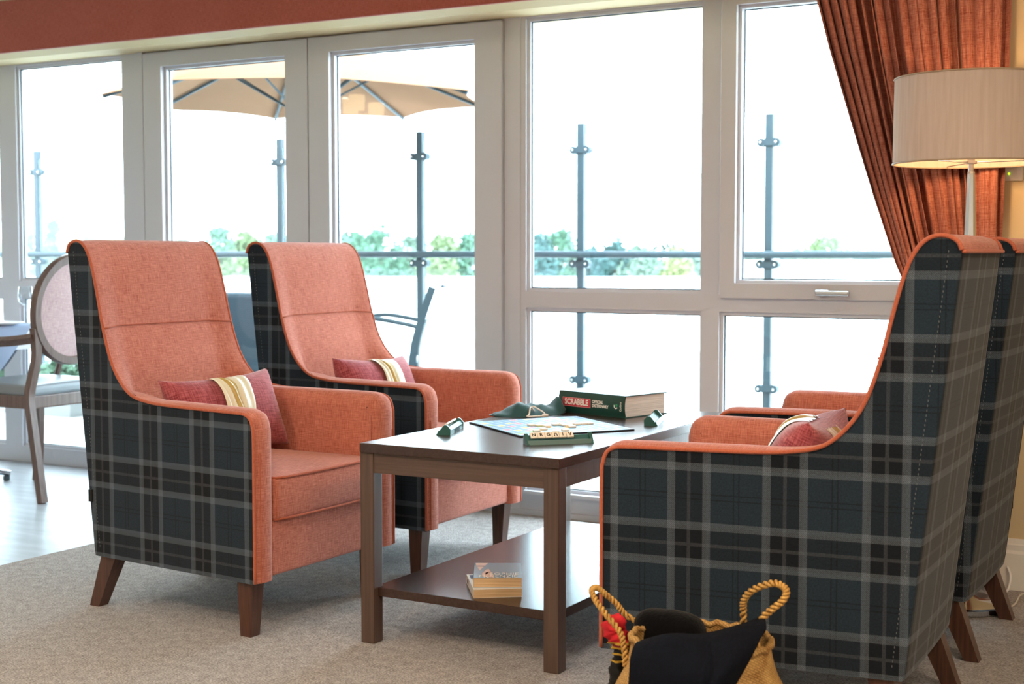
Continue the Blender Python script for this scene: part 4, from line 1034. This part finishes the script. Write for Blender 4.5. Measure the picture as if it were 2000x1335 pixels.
TL = [(18, 470, 40, 104, 'yellow', 'pale yellow tree at the far left edge'), (62, 455, 34, 110, 'green', 'green tree beyond the left window light, left of the dark conifer'), (106, 436, 15, 112, 'dark', 'small dark conifer rising above the trees beyond the left window light'), (140, 458, 38, 103, 'yellow', 'yellow-leaved tree right of the dark conifer'), (192, 450, 36, 108, 'olive', 'olive tree beside the left door jamb'),
      (255, 455, 40, 105, 'yellow', 'yellowish tree hidden partly by the left door jamb'), (345, 458, 40, 105, 'green', 'green tree beyond the left door, left part'), (430, 440, 34, 104, 'green', 'taller green tree beyond the left door'), (482, 450, 34, 107, 'olive', 'olive tree beyond the left door beside its closing stile'), (540, 455, 34, 105, 'grey', 'grey-green tree behind the door stile'),
      (690, 450, 40, 104, 'green', 'green tree beyond the right door, leftmost'), (745, 444, 40, 106, 'green', 'tallest green tree beyond the right door'), (800, 458, 34, 112, 'grey', 'grey-green tree behind the post at the right door'), (862, 456, 40, 104, 'olive', 'olive tree right of the post at the right door'), (920, 450, 34, 106, 'green', 'green tree at the right stile of the right door'),
      (1048, 450, 36, 104, 'dark', 'dark green tree at the left of the big window'), (1098, 450, 30, 105, 'green', 'green tree just left of the post in the big window'), (1150, 478, 34, 104, 'dark', 'low dark tree just right of the post in the big window'), (1202, 468, 32, 106, 'dark', 'bushy dark green tree in the middle of the big window'), (1255, 476, 40, 104, 'grey', 'grey-green tree right of the middle of the big window'), (1322, 478, 36, 105, 'yellow', 'yellow-tinged tree at the right of the big window'), (1375, 486, 36, 111, 'grey', 'low grey tree behind the window mullion'),
      (1462, 492, 36, 130, 'grey', 'distant grey tree left of the post beyond the sash'), (1612, 455, 50, 120, 'olive', 'yellow-green tree beyond the opening sash'), (1555, 486, 36, 126, 'grey', 'low distant tree between sash post and yellow-green tree'), (1690, 484, 44, 130, 'grey', 'distant grey-green tree beside the curtain edge')]
for a in TL: tree(a[0], a[1], a[2]*(1.0 if 'conifer rising' in a[5] else 1.25), *a[3:])
b = MB(); rnd = random.Random(5)
for _ in range(9000):
    px = rnd.uniform(-150, 1780); D = rnd.uniform(138, 142); p = dirp(px, D)
    ht = 1.35 + .45*math.sin(px*.021) + .3*math.sin(px*.053+1) - .9*sstep(1380, 1480, px)
    z = rnd.uniform(-4.5, ht); s_ = rnd.uniform(.2, .45)
    a = Vector((rnd.gauss(0, 1), rnd.gauss(0, 1), rnd.gauss(0, 1))).normalized(); e = a.orthogonal().normalized(); c = Vector((p.x, p.y, z))
    b.face([c+a*s_, c+e*s_*.7, c-a*s_, c-e*s_*.7])
tag(b.build('hedgerow', mat('hedge foliage', '#3c4d48', .8), recalc=False), 'long grey-green hedgerow running behind the separate trees', 'hedge', kind='stuff')
# planters with leafy shrubs along the terrace edge at left
def shrub(x, y, h_, w, lab, seed):
    r = empty('terrace_shrub', (x, y, DZ)); rnd = random.Random(seed)
    MB().taper((0, 0, 0), (.17, .13), (0, 0, .16), (.20, .15)).build('planter', mat('grey planter', '#8d8f90', .7), r)
    b = MB()
    for _ in range(700):
        t = rnd.random(); a = rnd.uniform(0, 2*PI); q = w*math.sqrt(rnd.random())*(1-.5*t)
        c = Vector((q*math.cos(a), q*math.sin(a)*.6, .14+(h_-.14)*t)); s_ = rnd.uniform(.02, .045)
        d = Vector((rnd.gauss(0, 1), rnd.gauss(0, 1), rnd.gauss(.3, 1))).normalized(); e = d.orthogonal().normalized()
        b.face([c+d*s_, c+e*s_*.45, c-d*s_, c-e*s_*.45])
    b.build('foliage', leafm['green'], r, recalc=False); tag(r, lab, 'shrub', 'shrubs along the terrace edge')
for i, (x, h_, lab) in enumerate([(-9.1, .46, 'leafy shrub in grey planter at far left under the dining table edge'), (-8.45, .44, 'leafy shrub in grey planter left of the oval-back chair'), (-7.8, .38, 'leafy shrub in grey planter seen under the oval chair back'), (-7.1, .40, 'leafy shrub in grey planter behind the nearest left armchair')]):
    shrub(x, 7.22, h_, .34, lab, 40+i)
